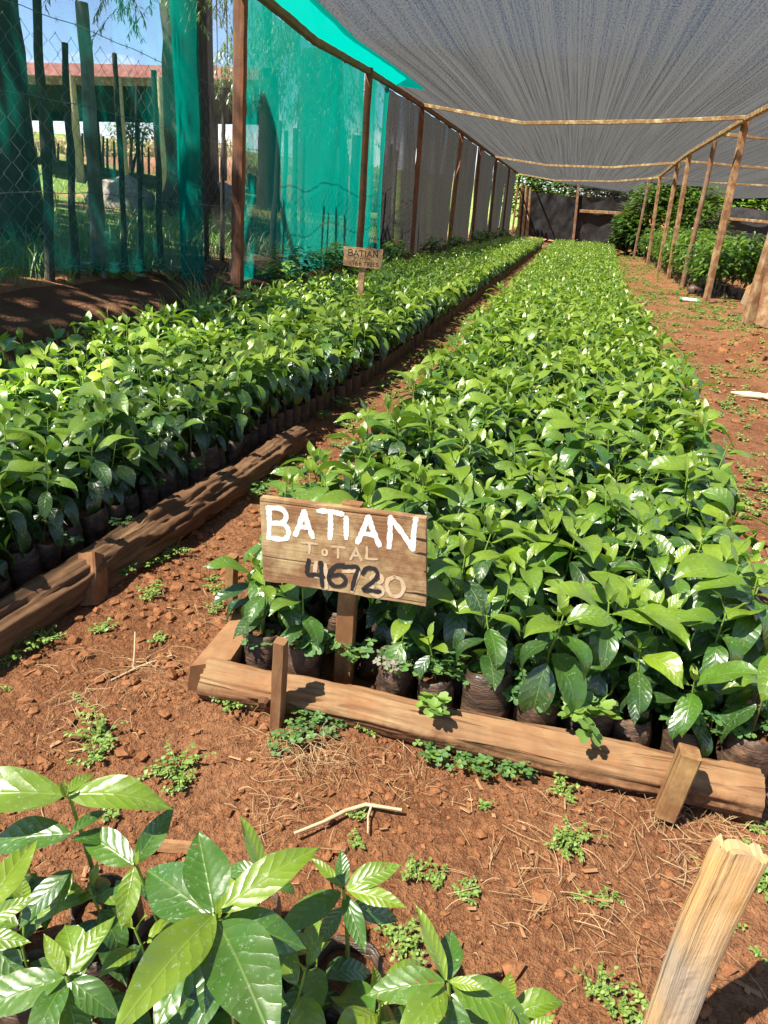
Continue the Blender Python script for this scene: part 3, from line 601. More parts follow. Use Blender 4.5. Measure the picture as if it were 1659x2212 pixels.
# short plank leaning behind the left end of the log
q = [onz(420, 1420, .02), onz(415, 1480, .0)]
mb = MB(); pl0 = np.array([-.80, 1.50, .0]); pl1 = np.array([-.73, 1.92, .07])
v = np.array([[-.825, 1.45, -.02], [-.72, 1.49, -.02], [-.715, 1.50, .105], [-.815, 1.46, .085], [-.80, 1.84, -.02], [-.71, 1.86, -.02], [-.69, 1.87, .20], [-.745, 1.84, .19]])
def wedge(mb, v, mid=8, seed=0, jit=.004):
    a, b = v[:4], v[4:]; V = []
    for i in range(mid+1):
        t = i/mid; ring = a*(1-t)+b*t
        rr = np.concatenate([np.linspace(ring[k], ring[(k+1) % 4], 4, endpoint=False) for k in range(4)]); V.append(rr)
    V = np.array(V); V = V+fbm(V*12+seed, 3, seed)[..., None]*jit
    L = np.linalg.norm(v[4]-v[0]); per = np.linspace(0, .8, 16)
    U = np.stack([np.tile(per, (mid+1, 1)), np.tile(np.linspace(0, L, mid+1)[:, None], (1, 16))], -1)
    mb.add(V.reshape(-1, 3), grid_faces(16, mid+1, True), U.reshape(-1, 2))
    for e, fl in ((0, 1), (mid, 0)):
        r_ = V[e]; f = [[i, (i+1) % 16, 16] if not fl else [(i+1) % 16, i, 16] for i in range(16)]
        mb.add(np.vstack([r_, r_.mean(0)]), f, np.zeros((17, 2)))
wedge(mb, v, seed=3)
tag(mb.obj('plank', WD_STAKE, smooth=False), 'rough sawn plank set on edge at the front left corner of the middle bed', 'plank')
# foreground split stake
mb = MB(); bt = np.array([.315, .80, -.03]); tp = onz(1600, 1830, .43); dxy = np.array([.94, .18, -.1])
k = 44; m_ = 56; t = np.linspace(0, 1, k); an = np.arange(m_)*2*PI/m_
px_ = np.sign(np.cos(an))*np.abs(np.cos(an))**.5*.040; py_ = np.sign(np.sin(an))*np.abs(np.sin(an))**.6*.017
ax_ = nrm(tp-bt); sd = nrm(dxy-ax_*np.dot(dxy, ax_)); nd = np.cross(ax_, sd); nd = nd if nd[1] > 0 else -nd
front = (py_ < 0)
groove = fbm(np.stack([px_*95, front*3.0, an*0], -1), 3, 2)*.005+np.where(np.abs(px_+.006) < .0025, .005, 0)*front
rag = fbm(np.stack([np.round(px_*150)*.9, front*.35, an*0], -1), 2, 6)*.012+fbm(np.stack([px_*420, front*2.0, an*0], -1), 2, 9)*.012; rag = np.where(np.abs(px_+.008) < .004, -.03, rag)
V = []
for i in range(k):
    tw_ = t[i]; sc_ = .80+.24*tw_; e = max(0, (tw_-.86)/.14)
    gx_ = px_*sc_+.003*math.sin(tw_*7); gy_ = py_+groove*(.35+.65*tw_)+.002*fbm(np.stack([px_*60, np.full(m_, tw_*14), an*0], -1), 3, 8)
    V.append(bt+(tp-bt)*tw_+gx_[:, None]*sd+gy_[:, None]*nd+(rag*e)[:, None]*ax_)
V = np.array(V); per = an/(2*PI)*1.6
mb.add(V.reshape(-1, 3), grid_faces(m_, k, True), np.stack([np.tile(per, (k, 1)), np.tile((t*.5)[:, None], (1, m_))], -1).reshape(-1, 2))
mid = (V[-1]+V[-1][(-np.arange(m_)) % m_])/2-ax_*.004
mb.add(np.vstack([V[-1], mid]), [[i, (i+1) % m_, m_+(i+1) % m_, m_+i] for i in range(m_)], np.tile([[.3, .1]], (2*m_, 1)))
tag(mb.obj('stake', WD_SPLIT, smooth=False), 'large pale split stake with a ragged top, leaning in the near right corner', 'stake')
# ------------------------------------------------------------------ signs
GL = {  # hand-lettered strokes in a unit box
 'B': [[(0, 0), (.02, .5), (.0, 1)], [(-.05, .98), (.5, 1.0), (.74, .82), (.62, .58), (.15, .5)], [(.15, .52), (.68, .5), (.86, .26), (.66, .03), (-.02, .02)]],
 'A': [[(0, 0), (.22, .5), (.42, 1)], [(.42, 1), (.62, .5), (.86, 0)], [(.2, .36), (.68, .36)]],
 'T': [[(-.05, .97), (.45, 1), (.9, .96)], [(.42, .98), (.44, .5), (.42, 0)]],
 'I': [[(.2, 1), (.22, .5), (.2, 0)]],
 'N': [[(0, 0), (.03, .5), (.05, 1)], [(.05, 1), (.45, .5), (.8, .0)], [(.8, .0), (.82, .55), (.88, 1.02)]],
 'O': [[(.42, 1), (.1, .85), (.02, .5), (.14, .12), (.44, 0), (.74, .14), (.84, .5), (.7, .88), (.42, 1)]],
 'L': [[(.05, 1), (.06, .5), (.05, .02), (.4, 0), (.7, .03)]],
 'P': [[(.05, 0), (.06, .5), (.05, 1)], [(.0, .97), (.5, .98), (.72, .78), (.5, .5), (.08, .48)]],
 'R': [[(.05, 0), (.06, .5), (.05, 1)], [(.0, .97), (.5, .98), (.72, .78), (.5, .52), (.08, .48)], [(.25, .48), (.5, .25), (.75, 0)]],
 'E': [[(.05, 0), (.06, .5), (.05, 1)], [(.05, .98), (.65, 1)], [(.06, .5), (.55, .52)], [(.05, .02), (.68, .02)]],
 'S': [[(.7, .88), (.45, 1), (.12, .86), (.14, .62), (.45, .5), (.72, .34), (.66, .1), (.36, 0), (.04, .1)]],
 '4': [[(.1, 1.0), (.02, .62), (.08, .42), (.45, .44), (.8, .36)], [(.66, .94), (.7, .5), (.74, .0)]],
 '6': [[(.66, .97), (.3, .86), (.08, .5), (.1, .18), (.36, 0), (.68, .1), (.74, .36), (.5, .54), (.14, .42)]],
 '7': [[(.0, .96), (.4, 1), (.76, .98), (.6, .5), (.46, 0)]],
 '2': [[(.06, .76), (.22, .98), (.56, 1), (.72, .74), (.5, .42), (.08, .06), (.4, .04), (.82, .02)]],
 '8': [[(.42, 1), (.14, .84), (.28, .58), (.66, .36), (.6, .06), (.34, 0), (.08, .16), (.22, .46), (.62, .7), (.62, .92), (.42, 1)]],
 '0': [[(.4, 1), (.1, .8), (.06, .4), (.26, .02), (.6, .04), (.8, .4), (.7, .86), (.4, 1)]],
 '1': [[(.2, 1), (.22, .5), (.2, 0)]]}
def smooth_line(pts, n=18):
    p = np.asarray(pts, float)
    if len(p) == 2: return p[0]+(p[1]-p[0])*np.linspace(0, 1, 8)[:, None]
    q = np.vstack([2*p[0]-p[1], p, 2*p[-1]-p[-2]]); o = []
    for i in range(len(p)-1):
        a, b, c, d = q[i:i+4]
        for s in np.linspace(0, 1, max(4, n//(len(p)-1)+2), endpoint=False):
            o.append(.5*((2*b)+(-a+c)*s+(2*a-5*b+4*c-d)*s*s+(-a+3*b-3*c+d)*s**3))
    return np.array(o+[p[-1]])
_lift = [0]
def stroke(mb, pts, wd, O, U, V_, N, seed):
    p = smooth_line(pts); tg = np.gradient(p, axis=0); tg /= np.linalg.norm(tg, axis=1)[:, None]+1e-9
    e = tg*wd*.42; p = p.copy(); p[0] -= e[0]; p[-1] += e[-1]
    nn = np.stack([-tg[:, 1], tg[:, 0]], -1); k = len(p)
    w = wd/2*(1+.5*fbm(np.stack([np.arange(k)*.7, np.full(k, seed*3.3), np.zeros(k)], -1), 2, seed)); w[0] *= .72; w[-1] *= .66
    l, r_ = p+nn*w[:, None], p-nn*w[:, None]; _lift[0] += 1; z = .0006+(_lift[0] % 40)*.00002
    P2 = np.stack([l, p, r_], 1); V3 = O+P2[..., :1]*U+P2[..., 1:]*V_+N*z
    Lk = np.concatenate([[0], np.cumsum(np.linalg.norm(np.diff(p, axis=0), axis=1))])+seed*.37
    mb.add(V3.reshape(-1, 3), grid_faces(3, k)[:, ::-1], np.stack([np.tile([-1., 0, 1], (k, 1)), np.tile(Lk[:, None], (1, 3))], -1).reshape(-1, 2))
def write(mb, text, x, y, h, wd, O, U, V_, N, adv, slant=0.0, drop=0.0, seed=0):
    for i, ch in enumerate(text):
        if ch != ' ':
            sc = h*(1+.05*math.sin(i*2.3+seed)); wl_ = adv[i] if isinstance(adv, (list, tuple)) else adv
            gw = wl_*.86
            for j, s in enumerate(GL[ch]): stroke(mb, [(x+a*gw, y+b*sc+a*drop*gw) for a, b in s], wd, O, U, V_, N, seed+i*3+j)
            x += wl_; y += wl_*drop
        else: x += adv if not isinstance(adv, (list, tuple)) else adv[i]
# front sign: corners measured on its plane
BY = 1.56
PN = nrm([.05, -1, .07]); PB = np.array([-.44, BY, .42])
def onb(x, y): r_ = ray(x, y); return CAM+r_*(np.dot(PB-CAM, PN)/np.dot(r_, PN))
TL, TR, BR, BL = (onb(x, y) for x, y in ((562, 1075), (921, 1121), (921, 1310), (569, 1253)))
BU = nrm((TR-TL)+(BR-BL)); BV = (TL-BL)+(TR-BR); BV = nrm(BV-BU*np.dot(BV, BU)); BN = np.cross(BU, BV)
def board(mb, TL, TR, BR, BL, N, th, nu=24, nv=10, jit=.0018, seed=0, notch=()):
    u, v_ = np.meshgrid(np.linspace(0, 1, nu), np.linspace(0, 1, nv))
    Pf = (TL*(1-u[..., None])+TR*u[..., None])*(1-v_[..., None])+(BL*(1-u[..., None])+BR*u[..., None])*v_[..., None]
    e = np.zeros_like(u); U_ = nrm(TR-TL); V_ = nrm(BL-TL)
    # uneven outline
    edge = (v_ < .01)|(v_ > .99); Pf = Pf+(fbm(Pf*22, 3, seed)*edge*jit*2.2)[..., None]*V_
    edge = (u < .01)|(u > .99); Pf = Pf+(fbm(Pf*30+5, 3, seed)*edge*jit*2)[..., None]*U_
    Lx = np.linalg.norm(TR-TL); Ly = np.linalg.norm(BL-TL); UVf = np.stack([v_*Ly*4, u*Lx], -1)
    mb.add(Pf.reshape(-1, 3), grid_faces(nu, nv)[:, ::-1], UVf.reshape(-1, 2)); Pb = Pf-N*th
    mb.add(Pb.reshape(-1, 3), grid_faces(nu, nv), UVf.reshape(-1, 2))
    idx = np.arange(nu*nv).reshape(nv, nu); loop = np.concatenate([idx[0, :-1], idx[:-1, -1], idx[-1, :0:-1], idx[:0:-1, 0]])
    A, B = Pf.reshape(-1, 3)[loop], Pb.reshape(-1, 3)[loop]; m = len(loop); L_ = np.arange(m)*.012
    mb.add(np.vstack([A, B]), [[i, m+i, m+(i+1) % m, (i+1) % m] for i in range(m)], np.vstack([np.stack([np.full(m, .2), L_], -1), np.stack([np.full(m, .45), L_], -1)]))
sg = thing('sign', 'large wooden sign with white and black hand-painted lettering at the front of the middle bed', 'sign', (-.44, 1.6, 0))
o3 = np.array([-.44, 1.6, 0])
mb = MB(); board(mb, TL-o3, TR-o3, BR-o3, BL-o3, BN, .026, 40, 20, .002, 2); bo = mb.obj('board', WD_BOARD, sg, smooth=False)
# splits running in from the right edge
mb = MB()
for fv, l in ((.24, .05), (.40, .03), (.60, .006), (.87, .055)):
    e = TR*(1-fv)+BR*fv-o3; pts = np.array([e+BU*.001, e-BU*l*.5+BV*.002, e-BU*l]); hw = np.array([.0036, .0026, .0004])
    a_, b_ = pts+BV*hw[:, None]+BN*.0008, pts-BV*hw[:, None]+BN*.0008
    mb.add(np.stack([a_, b_], 1).reshape(-1, 3), grid_faces(2, 3)[:, ::-1])
mb.obj('split', simple('dark_split', (.02, .01, .006), (.05, .03, .015), 40), sg)
mb = MB(); pt = ony(762, 1085, BY+.045)-o3; pb = ony(742, 1470, BY+.045)-o3; pb[2] = -.05
timber(mb, pb, pt, .05, .03, (0, 1, 0), .0015, 20); mb.obj('post', WD_STAKEY, sg, smooth=False)
O = BL-o3; bw = np.linalg.norm(TR-TL); bh = np.linalg.norm(TL-BL)
def bpx(x, y):  # board coordinates of a point of the sign
    p = onb(x, y)-BL; return np.dot(p, BU), np.dot(p, BV)
def word(mb, lets, wd, O, U, V_, N, fn, seed=0):
    """lets: (char, px left, py bottom, px right, py top, drop of the right end)"""
    for i, (ch, x0, y0, x1, y1, sk) in enumerate(lets):
        a = np.array(fn(x0, y0)); bxv = np.array(fn(x1, y0+sk))-a; byv = np.array(fn(x0, y1))-a
        bxn, byn = np.linalg.norm(bxv), np.linalg.norm(byv); q = np.vstack([np.array(p) for p in GL[ch]]); u0, u1 = q[:, 0].min(), q[:, 0].max(); ix, iy = min(.45, wd*.5/bxn), min(.4, wd*.45/byn)
        for j, st in enumerate(GL[ch]):
            f = [(ix+(1-2*ix)*((u-u0)/max(.05, u1-u0) if u1-u0 > .1 else .5+u-.2), iy+(1-2*iy)*v) for u, v in st]
            stroke(mb, [tuple(a+bxv*u+byv*v) for u, v in f], wd, O, U, V_, N, seed+i*5+j)
mb = MB(); word(mb, [('B', 573, 1166, 629, 1090, 7), ('A', 633, 1159, 681, 1097, 6), ('T', 683, 1163, 744, 1096, 8), ('I', 741, 1166, 755, 1113, 1), ('A', 767, 1175, 825, 1108, 8), ('N', 835, 1186, 903, 1112, 6)], .0132, O, BU, BV, BN, bpx, 1)
mb.obj('white_lettering', P_WHITE, sg)
mb = MB(); word(mb, [('T', 650, 1196, 687, 1169, 3), ('O', 694, 1201, 709, 1184, 1), ('T', 714, 1205, 747, 1177, 3), ('A', 755, 1210, 784, 1180, 3), ('L', 790, 1208, 817, 1179, 3)], .0062, O, BU, BV, BN, bpx, 31)
word(mb, [('4', 676, 1270, 712, 1210, 4), ('7', 738, 1278, 778, 1228, 4), ('8', 796, 1289, 830, 1235, 4), ('0', 832, 1289, 876, 1240, 4)], .0105, O, BU, BV, BN, bpx, 51)
fo_ = mb.obj('faded_lettering', P_FADE, sg)
_lift[0] = 60
mb = MB(); word(mb, [('4', 659, 1266, 703, 1205, 3), ('6', 707, 1268, 750, 1212, 3), ('7', 738, 1274, 777, 1218, 3), ('2', 779, 1279, 825, 1222, 3)], .0105, O, BU, BV, BN+0, bpx, 71)
for v in mb.V: v += BN*.0009
mb.obj('black_lettering', P_BLACK, sg)
# second sign
SY = ony(780, 640, 1)[1]; p2 = onz(781, 632, .46); SY = p2[1]
t2 = [ony(x, y, SY) for x, y in ((742, 533), (828, 540), (822, 582), (742, 573))]
o4 = np.array([p2[0], SY+.03, 0]); sg2 = thing('sign', 'small wooden sign with black lettering standing in the left bed near the green net', 'sign', tuple(o4))
U2 = nrm(t2[1]-t2[0]); V2 = t2[0]-t2[3]; V2 = nrm(V2-U2*np.dot(V2, U2)); N2 = np.cross(U2, V2)
mb = MB(); board(mb, *(t-o4 for t in t2), N2, .025, 16, 8, .006, 6); mb.obj('board', WD_SBOARD, sg2, smooth=False)
mb = MB(); timber(mb, ony(776, 640, SY+.035)*[1, 1, 0]-o4, ony(784, 565, SY+.035)-o4, .06, .03, (0, 1, 0)); mb.obj('post', WD_SBOARD, sg2, smooth=False)
def b2(x, y): p = ony(x, y, SY)-t2[3]; return np.dot(p, U2), np.dot(p, V2)
mb = MB(); O2 = t2[3]-o4
word(mb, [('B', 752, 553, 763, 538, 0), ('A', 763, 554, 776, 539, 1), ('T', 774, 555, 788, 540, 1), ('I', 787, 555, 792, 541, 1), ('A', 792, 556, 805, 541, 1), ('N', 806, 557, 817, 541, 0)], .0085, O2, U2, V2, N2, b2, 5)
word(mb, [('P', 765, 562, 770, 555, 0), ('L', 772, 562, 777, 556, 0), ('N', 778, 562, 784, 556, 0), ('0', 788, 563, 793, 557, 0), ('4', 794, 563, 799, 557, 0)], .0045, O2, U2, V2, N2, b2, 15)
word(mb, [('1', 754, 573, 758, 563, 0), ('7', 759, 573, 766, 563, 0), ('6', 767, 574, 773, 564, 0), ('6', 775, 574, 781, 564, 0), ('T', 785, 575, 792, 566, 0), ('R', 793, 575, 799, 566, 0), ('E', 800, 576, 805, 567, 0), ('E', 806, 576, 811, 567, 0), ('S', 811, 577, 817, 568, 0)], .0062, O2, U2, V2, N2, b2, 25)
mb.obj('black_lettering', P_INK, sg2)
# ------------------------------------------------------------------ shade house frame
XW = -3.5
def sc_(y): return y*XW/-4.2
posts = []
def wpost(label, top, bot, r, mat, seed, square=True, w=None, group=None):
    mb = MB(); t = np.linspace(0, 1, 24)[:, None]; top, bot = np.asarray(top), np.asarray(bot); P = bot*(1-t)+top*t; P[:, :2] += fbm(np.stack([t[:, 0]*3, t[:, 0]*0+seed, t[:, 0]*0], -1), 2, seed)[:, None]*.02
    if square: timber(mb, bot, top, r*2, r*1.7, (1, .2, 0), .005, seg=24, seed=seed)
    else: tube(mb, P, np.linspace(r, r*.8, 24), 10, True, .16, seed=seed)
    return tag(mb.obj('wooden_post', mat, smooth=not square), label, 'post', group)
def wallpost(px0, py0, px1, py1, label, r, mat, seed, square=True):
    a = onx(px0, py0, XW); b = onx(px1, py1, XW); d = nrm(a-b); b = b-d*((b[2]-G(XW, b[1])+.1)/max(.2, d[2])); return wpost(label, a, b, r, mat, seed, square)
wallpost(521, -40, 512, 640, 'dark reddish squared post between the see-through green net and the bright green net', .068, WD_POST, 1)
wallpost(797, 146, 774, 540, 'rough peeling round post at the far edge of the bright green net', .075, WD_POST, 2, False)
for i, (x0, y0, x1, y1) in enumerate([(912, 230, 888, 560), (998, 288, 970, 525), (1037, 322, 1020, 508), (1072, 345, 1057, 500), (1100, 365, 1086, 495), (1122, 378, 1108, 490)]):
    nb_ = ['first', 'second', 'third', 'fourth', 'fifth', 'sixth'][i]
    wallpost(x0, y0, x1, y1, 'brown post of the dark grey side net, %s one beyond the green net' % nb_, .062, WD_POST, 10+i)
# left top beam
def polybeam(name, label, pts, w, h, mat, cat='beam', jit=.003, group=None):
    mb = MB()
    pts = [np.asarray(p) for p in pts]
    for i in range(len(pts)-1): timber(mb, pts[i], pts[i+1]+nrm(pts[i+1]-pts[i])*w*.3, w, h-.002*(i % 2), (0, 0, 1), jit, seed=i+len(label))
    return tag(mb.obj(name, mat, smooth=False), label, cat, group)
lb = [onx(x, y, XW) for x, y in ((560, -12), (680, 88), (790, 150), (912, 228), (1000, 288), (1080, 347), (1118, 374))]
lb.insert(0, lb[0]+(lb[0]-lb[1])*2.2)
polybeam('roof_beam', 'long weathered beam along the top of the left side net', lb, .085, .085, WD_BEAM)
rb = [onx(x, y, 2.48) for x, y in ((1740, 190), (1610, 258), (1490, 330), (1463, 350), (1430, 378), (1405, 388))]
rb.insert(0, rb[0]+np.array([0, -6, -.05]))
polybeam('roof_beam', 'mossy yellow beam carried by the row of posts on the right', rb, .08, .08, WD_BAR)
def bar(label, L, Rr, n=7, w=.06, sag=None, mat=WD_BAR):
    pts = [L]+list(sag)+[Rr] if sag else [L, Rr]
    return polybeam('roof_batten', label, pts, w, w*1.1, mat, 'batten')
e0, e1 = onx(912, 226, XW), onx(1612, 254, 2.47)
def lerp(a, b, t): return a*(1-t)+b*t
def onplane_between(x, y, a, b):  # point on the vertical plane through a and b
    n = np.cross(b-a, [0, 0, 1]); r = ray(x, y); return CAM+r*(np.dot(a-CAM, n)/np.dot(r, n))
bar1 = [e0, onplane_between(1020, 246, e0, e1), onplane_between(1130, 266, e0, e1), onplane_between(1400, 263, e0, e1), e1]
bar('bent yellow batten under the grey roof net, nearest of the cross battens', bar1[0], bar1[-1], sag=bar1[1:-1])
f0, f1 = onx(1067, 338, XW), onx(1463, 352, 2.48)
bar2 = [f0, onplane_between(1180, 357, f0, f1), onplane_between(1320, 362, f0, f1), f1]
bar('pale batten under the grey roof net, second of the cross battens', bar2[0], bar2[-1], sag=bar2[1:-1])
h0, h1 = onx(1122, 376, XW), onx(1425, 384, 2.48)
bar3 = [h0, onplane_between(1200, 390, h0, h1), onplane_between(1330, 392, h0, h1), h1]
bar('farthest cross batten at the end of the grey roof net', bar3[0], bar3[-1], sag=bar3[1:-1])
# right posts
def rpost(label, x0, y0, x1, y1, xx, r, mat, seed, square=True):
    b = onx(x1, y1, xx); a = onplane_between(x0, y0, b, b+np.array([1., .25, 0])); d = nrm(a-b); b = b-d*max(0, (b[2]-G(b[0], b[1])+.15)); return wpost(label, a, b, r, mat, seed, square)
pb = gpt(1523, 660); pa = onplane_between(1612, 258, pb, pb+np.array([1., .25, 0])); pb[2] -= .15
wpost('long leaning squared post at the near end of the tall plants, base on bare soil', pa, pb, .058, WD_POSTL, 31)
rpost('grey crooked round post with bark among the tall plants', 1545, 305, 1492, 540, 2.6, .06, WD_POSTG, 32, False)
rpost('orange squared post right of the dark bush, nearer one of the close pair', 1490, 332, 1455, 535, 2.6, .055, WD_POSTL, 33)
rpost('orange squared post right of the dark bush, farther one of the close pair', 1465, 352, 1434, 520, 2.6, .055, WD_POSTL, 34)
rpost('orange squared post standing in front of the dark bush', 1426, 382, 1406, 522, 2.6, .05, WD_POSTL, 35)
rpost('thin brown post at the left side of the dark bush', 1402, 390, 1392, 440, 2.6, .045, WD_POSTG, 36)
pb = gpt(1608, 712); pa = onplane_between(1668, 520, pb, pb+np.array([1., .2, 0])); pb[2] -= .1
wpost('broad pale post with a split foot at the right edge beside the soil mound', pa+(pa-pb)*.4, pb, .075, WD_POSTL, 37)
rpost('short thin post behind the long leaning post', 1606, 300, 1572, 470, 4.2, .04, WD_POSTL, 38)
# ------------------------------------------------------------------ nets
def sheet(name, label, corner_fn, nu, nv, mat, uvs, cat='shade net', smooth=True):
    u, v_ = np.meshgrid(np.linspace(0, 1, nu), np.linspace(0, 1, nv)); P = corner_fn(u, v_)
    mb = MB(); mb.add(P.reshape(-1, 3), grid_faces(nu, nv), (P[..., :2] if uvs is None else np.stack([u*uvs[0], v_*uvs[1]], -1)).reshape(-1, 2))
    return tag(mb.obj(name, mat, smooth=smooth), label, cat)
def beamz(y):
    ys = [p[1] for p in lb]; zs = [p[2] for p in lb]; return np.interp(y, ys, zs)
def curtain(y0, y1, zb, x, fold, ff, seed, rag=.02, ztop=None):
    def fn(u, v_):
        y = y0+(y1-y0)*u; top = beamz(y)-.03 if ztop is None else ztop; bot = np.interp(u, np.linspace(0, 1, len(zb)), zb)+rag*fbm2(y, y*0+seed, 4, 3, seed)
        z = bot+(top-bot)*v_; xx = x+fold*(np.sin(y*ff+fbm2(y, z*.3, .8, 2, seed)*3)*(.4+.6*(1-v_))+fbm2(y*1.6, z*.5, 1.2, 3, seed+3)*1.2)
        return np.stack([xx, y+.02*fbm2(y, z, 2, 2, seed), z], -1)
    return fn
def wy(px, py=400): return float(onx(px, py, XW)[1])
yp1 = wy(515, 300); ya = wy(440, 350); yp2 = wy(785, 350)
zn = [1.25+(z-1.25)*.833 for z in (.62, .56, .5, .45, .42)]
sheet('shade_net', 'see-through dark green net hanging over the chain-link fence at far left', curtain(2.0, ya, [zn[0]+.06]*3+zn, XW-.02, .02, 4, 3, .03), 160, 40, NET_GREEN, (ya-2.0, 2.6))
sheet('shade_net', 'doubled strip of dark green net left of the thin grey strip', curtain(wy(388, 350), ya+.04, [.52, .42], XW-.06, .05, 9, 4, .02), 60, 40, NET_TEAL, (1, 2.6))
sheet('shade_net', 'narrow see-through grey net strip beside the dark reddish post', curtain(ya-.05, yp1, [.25, .2], XW+.02, .015, 7, 5), 30, 30, NET_GSTRIP, (1, 2.6))
sheet('shade_net', 'bright sunlit green net panel between the two near posts', curtain(yp1+.02, yp2, [.24, .3, .36], XW-.05, .03, 2.2, 6, .01), 80, 50, NET_TEAL, (5, 2.6))
yt = wy(833, 350)
sheet('shade_net', 'narrow folded green net strip just beyond the peeling post', curtain(yp2+.05, yt, [.2, .2], XW-.03, .05, 6, 7, .02), 40, 40, NET_TEAL, (1.5, 2.6))
yq = [yt-.03]+[wy(x) for x in (900, 984, 1028, 1064, 1093, 1115)]
for i in range(6):
    sheet('shade_net', 'dark grey net wall panel, %s panel after the green net' % ['first', 'second', 'third', 'fourth', 'fifth', 'sixth'][i], curtain(yq[i]+.01, yq[i+1], [.1, .1], XW-.06, .05 if i else .07, 1.6, 20+i, .02), 60, 30, NET_GREY, (yq[i+1]-yq[i], 3))
# roof net: strip of green along the beam, then the grey net
edgeL = XW+.02
def roof_z(x, y):
    """height of the roof net: hangs between the beams and sags over the battens"""
    zl_ = np.interp(y, [p[1] for p in lb], [p[2] for p in lb])
    zr_ = np.interp(y, [p[1] for p in rb], [p[2] for p in rb])
    u = np.clip((x-XW)/(2.48-XW), 0, 1); s1 = .07+.02*np.sin(y*.5)
    return (zl_*(1-u)+zr_*u)-4*s1*u*(1-u)+.05+.02*fbm2(x, y, .6, 2, 5)*np.minimum(1, 8*u*(1-u))*np.minimum(1, 6*u*(1-u))
def roof_fn(u, v_):
    y = -4+(h0[1]+2.0+4)*v_; xl = XW+.45+.025*fbm2(y, y*0, 7, 3, 2)-np.clip((y-13.4)/1.2, 0, 1)*.49; xr = 2.53+0*y
    x = xl+(xr-xl)*u
    # the battens run askew: far end follows the last batten
    return np.stack([x, y, roof_z(x, y)+.012*fbm2(x*3, y*.4, 1.5, 3, 8)+.01], -1)
sheet('shade_net', 'large streaked grey roof net sagging over the beds', roof_fn, 120, 240, NET_ROOF, None)
def green_roof(u, v_):
    y = -2+(14.6+2)*v_; x = XW-.05+.6*u; return np.stack([x, y, roof_z(x, y)+.006], -1)
sheet('shade_net', 'bright turquoise strip of roof net between the left beam and the grey roof net', green_roof, 14, 60, NET_TROOF, (1, 10))
def roof2(u, v_):
    x = 2.5+7.5*u; y = 13.5+30*v_; z = 3.05+.0*x-.22*4*np.abs((u*3) % 1-.5)*0-.12*np.sin(PI*((u*2.2) % 1))+.2*np.sin(y*.35)*.15
    return np.stack([x, y, z+.02*fbm2(x, y, 1.2, 2, 4)], -1)
sheet('shade_net', 'second grey roof net over the tall plants on the right', roof2, 60, 80, NET_ROOF, None)
for i, (y, nm) in enumerate(((16.5, 'nearest'), (23.0, 'middle'), (30.5, 'farthest'))):
    polybeam('roof_batten', 'yellow batten under the right roof net, %s of its three' % nm, [(2.5, y, 2.98), (5.2, y, 2.9), (9.5, y, 2.93)], .06, .06, WD_BAR, 'batten')
# ------------------------------------------------------------------ far end: plastic sheets, posts, hedge
YB = 44.0
def atb(x, y): return ony(x, y, YB)
def bsheet(name, label, tl, tr, br, bl, mat, seed, cat='plastic sheet'):
    A, B, D, E_ = (atb(*p) for p in (tl, tr, br, bl))
    def fn(u, v_):
        P = (A*(1-u[..., None])+B*u[..., None])*v_[..., None]+(E_*(1-u[..., None])+D*u[..., None])*(1-v_[..., None])
        P[..., 1] += .12*fbm2(u*9, v_*5, 1, 3, seed)+.06*np.sin(u*20+seed)*v_; P[..., 2] += .05*np.sin(u*11+seed)*v_; return P
    return sheet(name, label, fn, 40, 20, mat, (6, 2), cat)
bsheet('plastic_sheet', 'black plastic sheet closing the far end, left of the middle post', (1124, 410), (1243, 424), (1240, 526), (1116, 506), NET_BLACK, 1)
bsheet('plastic_sheet', 'black plastic sheet closing the far end, right of the middle post', (1243, 422), (1400, 432), (1400, 548), (1240, 526), NET_BLACK, 2)
bsheet('plastic_sheet', 'black plastic sheet behind the tall plants at the far right', (1440, 440), (1780, 462), (1780, 560), (1440, 545), NET_BLACK, 3)
bsheet('shade_net', 'see-through black net strip above the plastic sheets at the far end', (1225, 396), (1520, 404), (1400, 436), (1230, 424), NET_BSTRIP, 4, 'shade net')
mb = MB(); timber(mb, atb(1238, 528)+[0, -.2, -.3], atb(1251, 392)+[0, -.2, 0], .16, .14, (1, 0, 0)); tag(mb.obj('wooden_post', WD_POSTG, smooth=False), 'brown post in the middle of the black plastic far wall', 'post')
polybeam('rail', 'pale rail nailed across the black plastic far wall', [atb(1252, 456)+[0, -.15, 0], atb(1400, 464)+[0, -.15, 0]], .16, .16, WD_POSTL, 'rail')
polybeam('rail', 'pale rail above the black plastic behind the tall plants', [atb(1520, 468)+[0, -.15, 0], atb(1780, 490)+[0, -.15, 0]], .13, .14, WD_BAR, 'rail')
for i, x in enumerate((1128, 1138, 1147)):
    wpost('stubby pale post in the gap at the far left corner', ony(x, 398+i*3, 43), ony(x-4, 470, 43)-[0, 0, 1], .09, WD_POSTL, 60+i, False, group='stubby posts in the far corner')
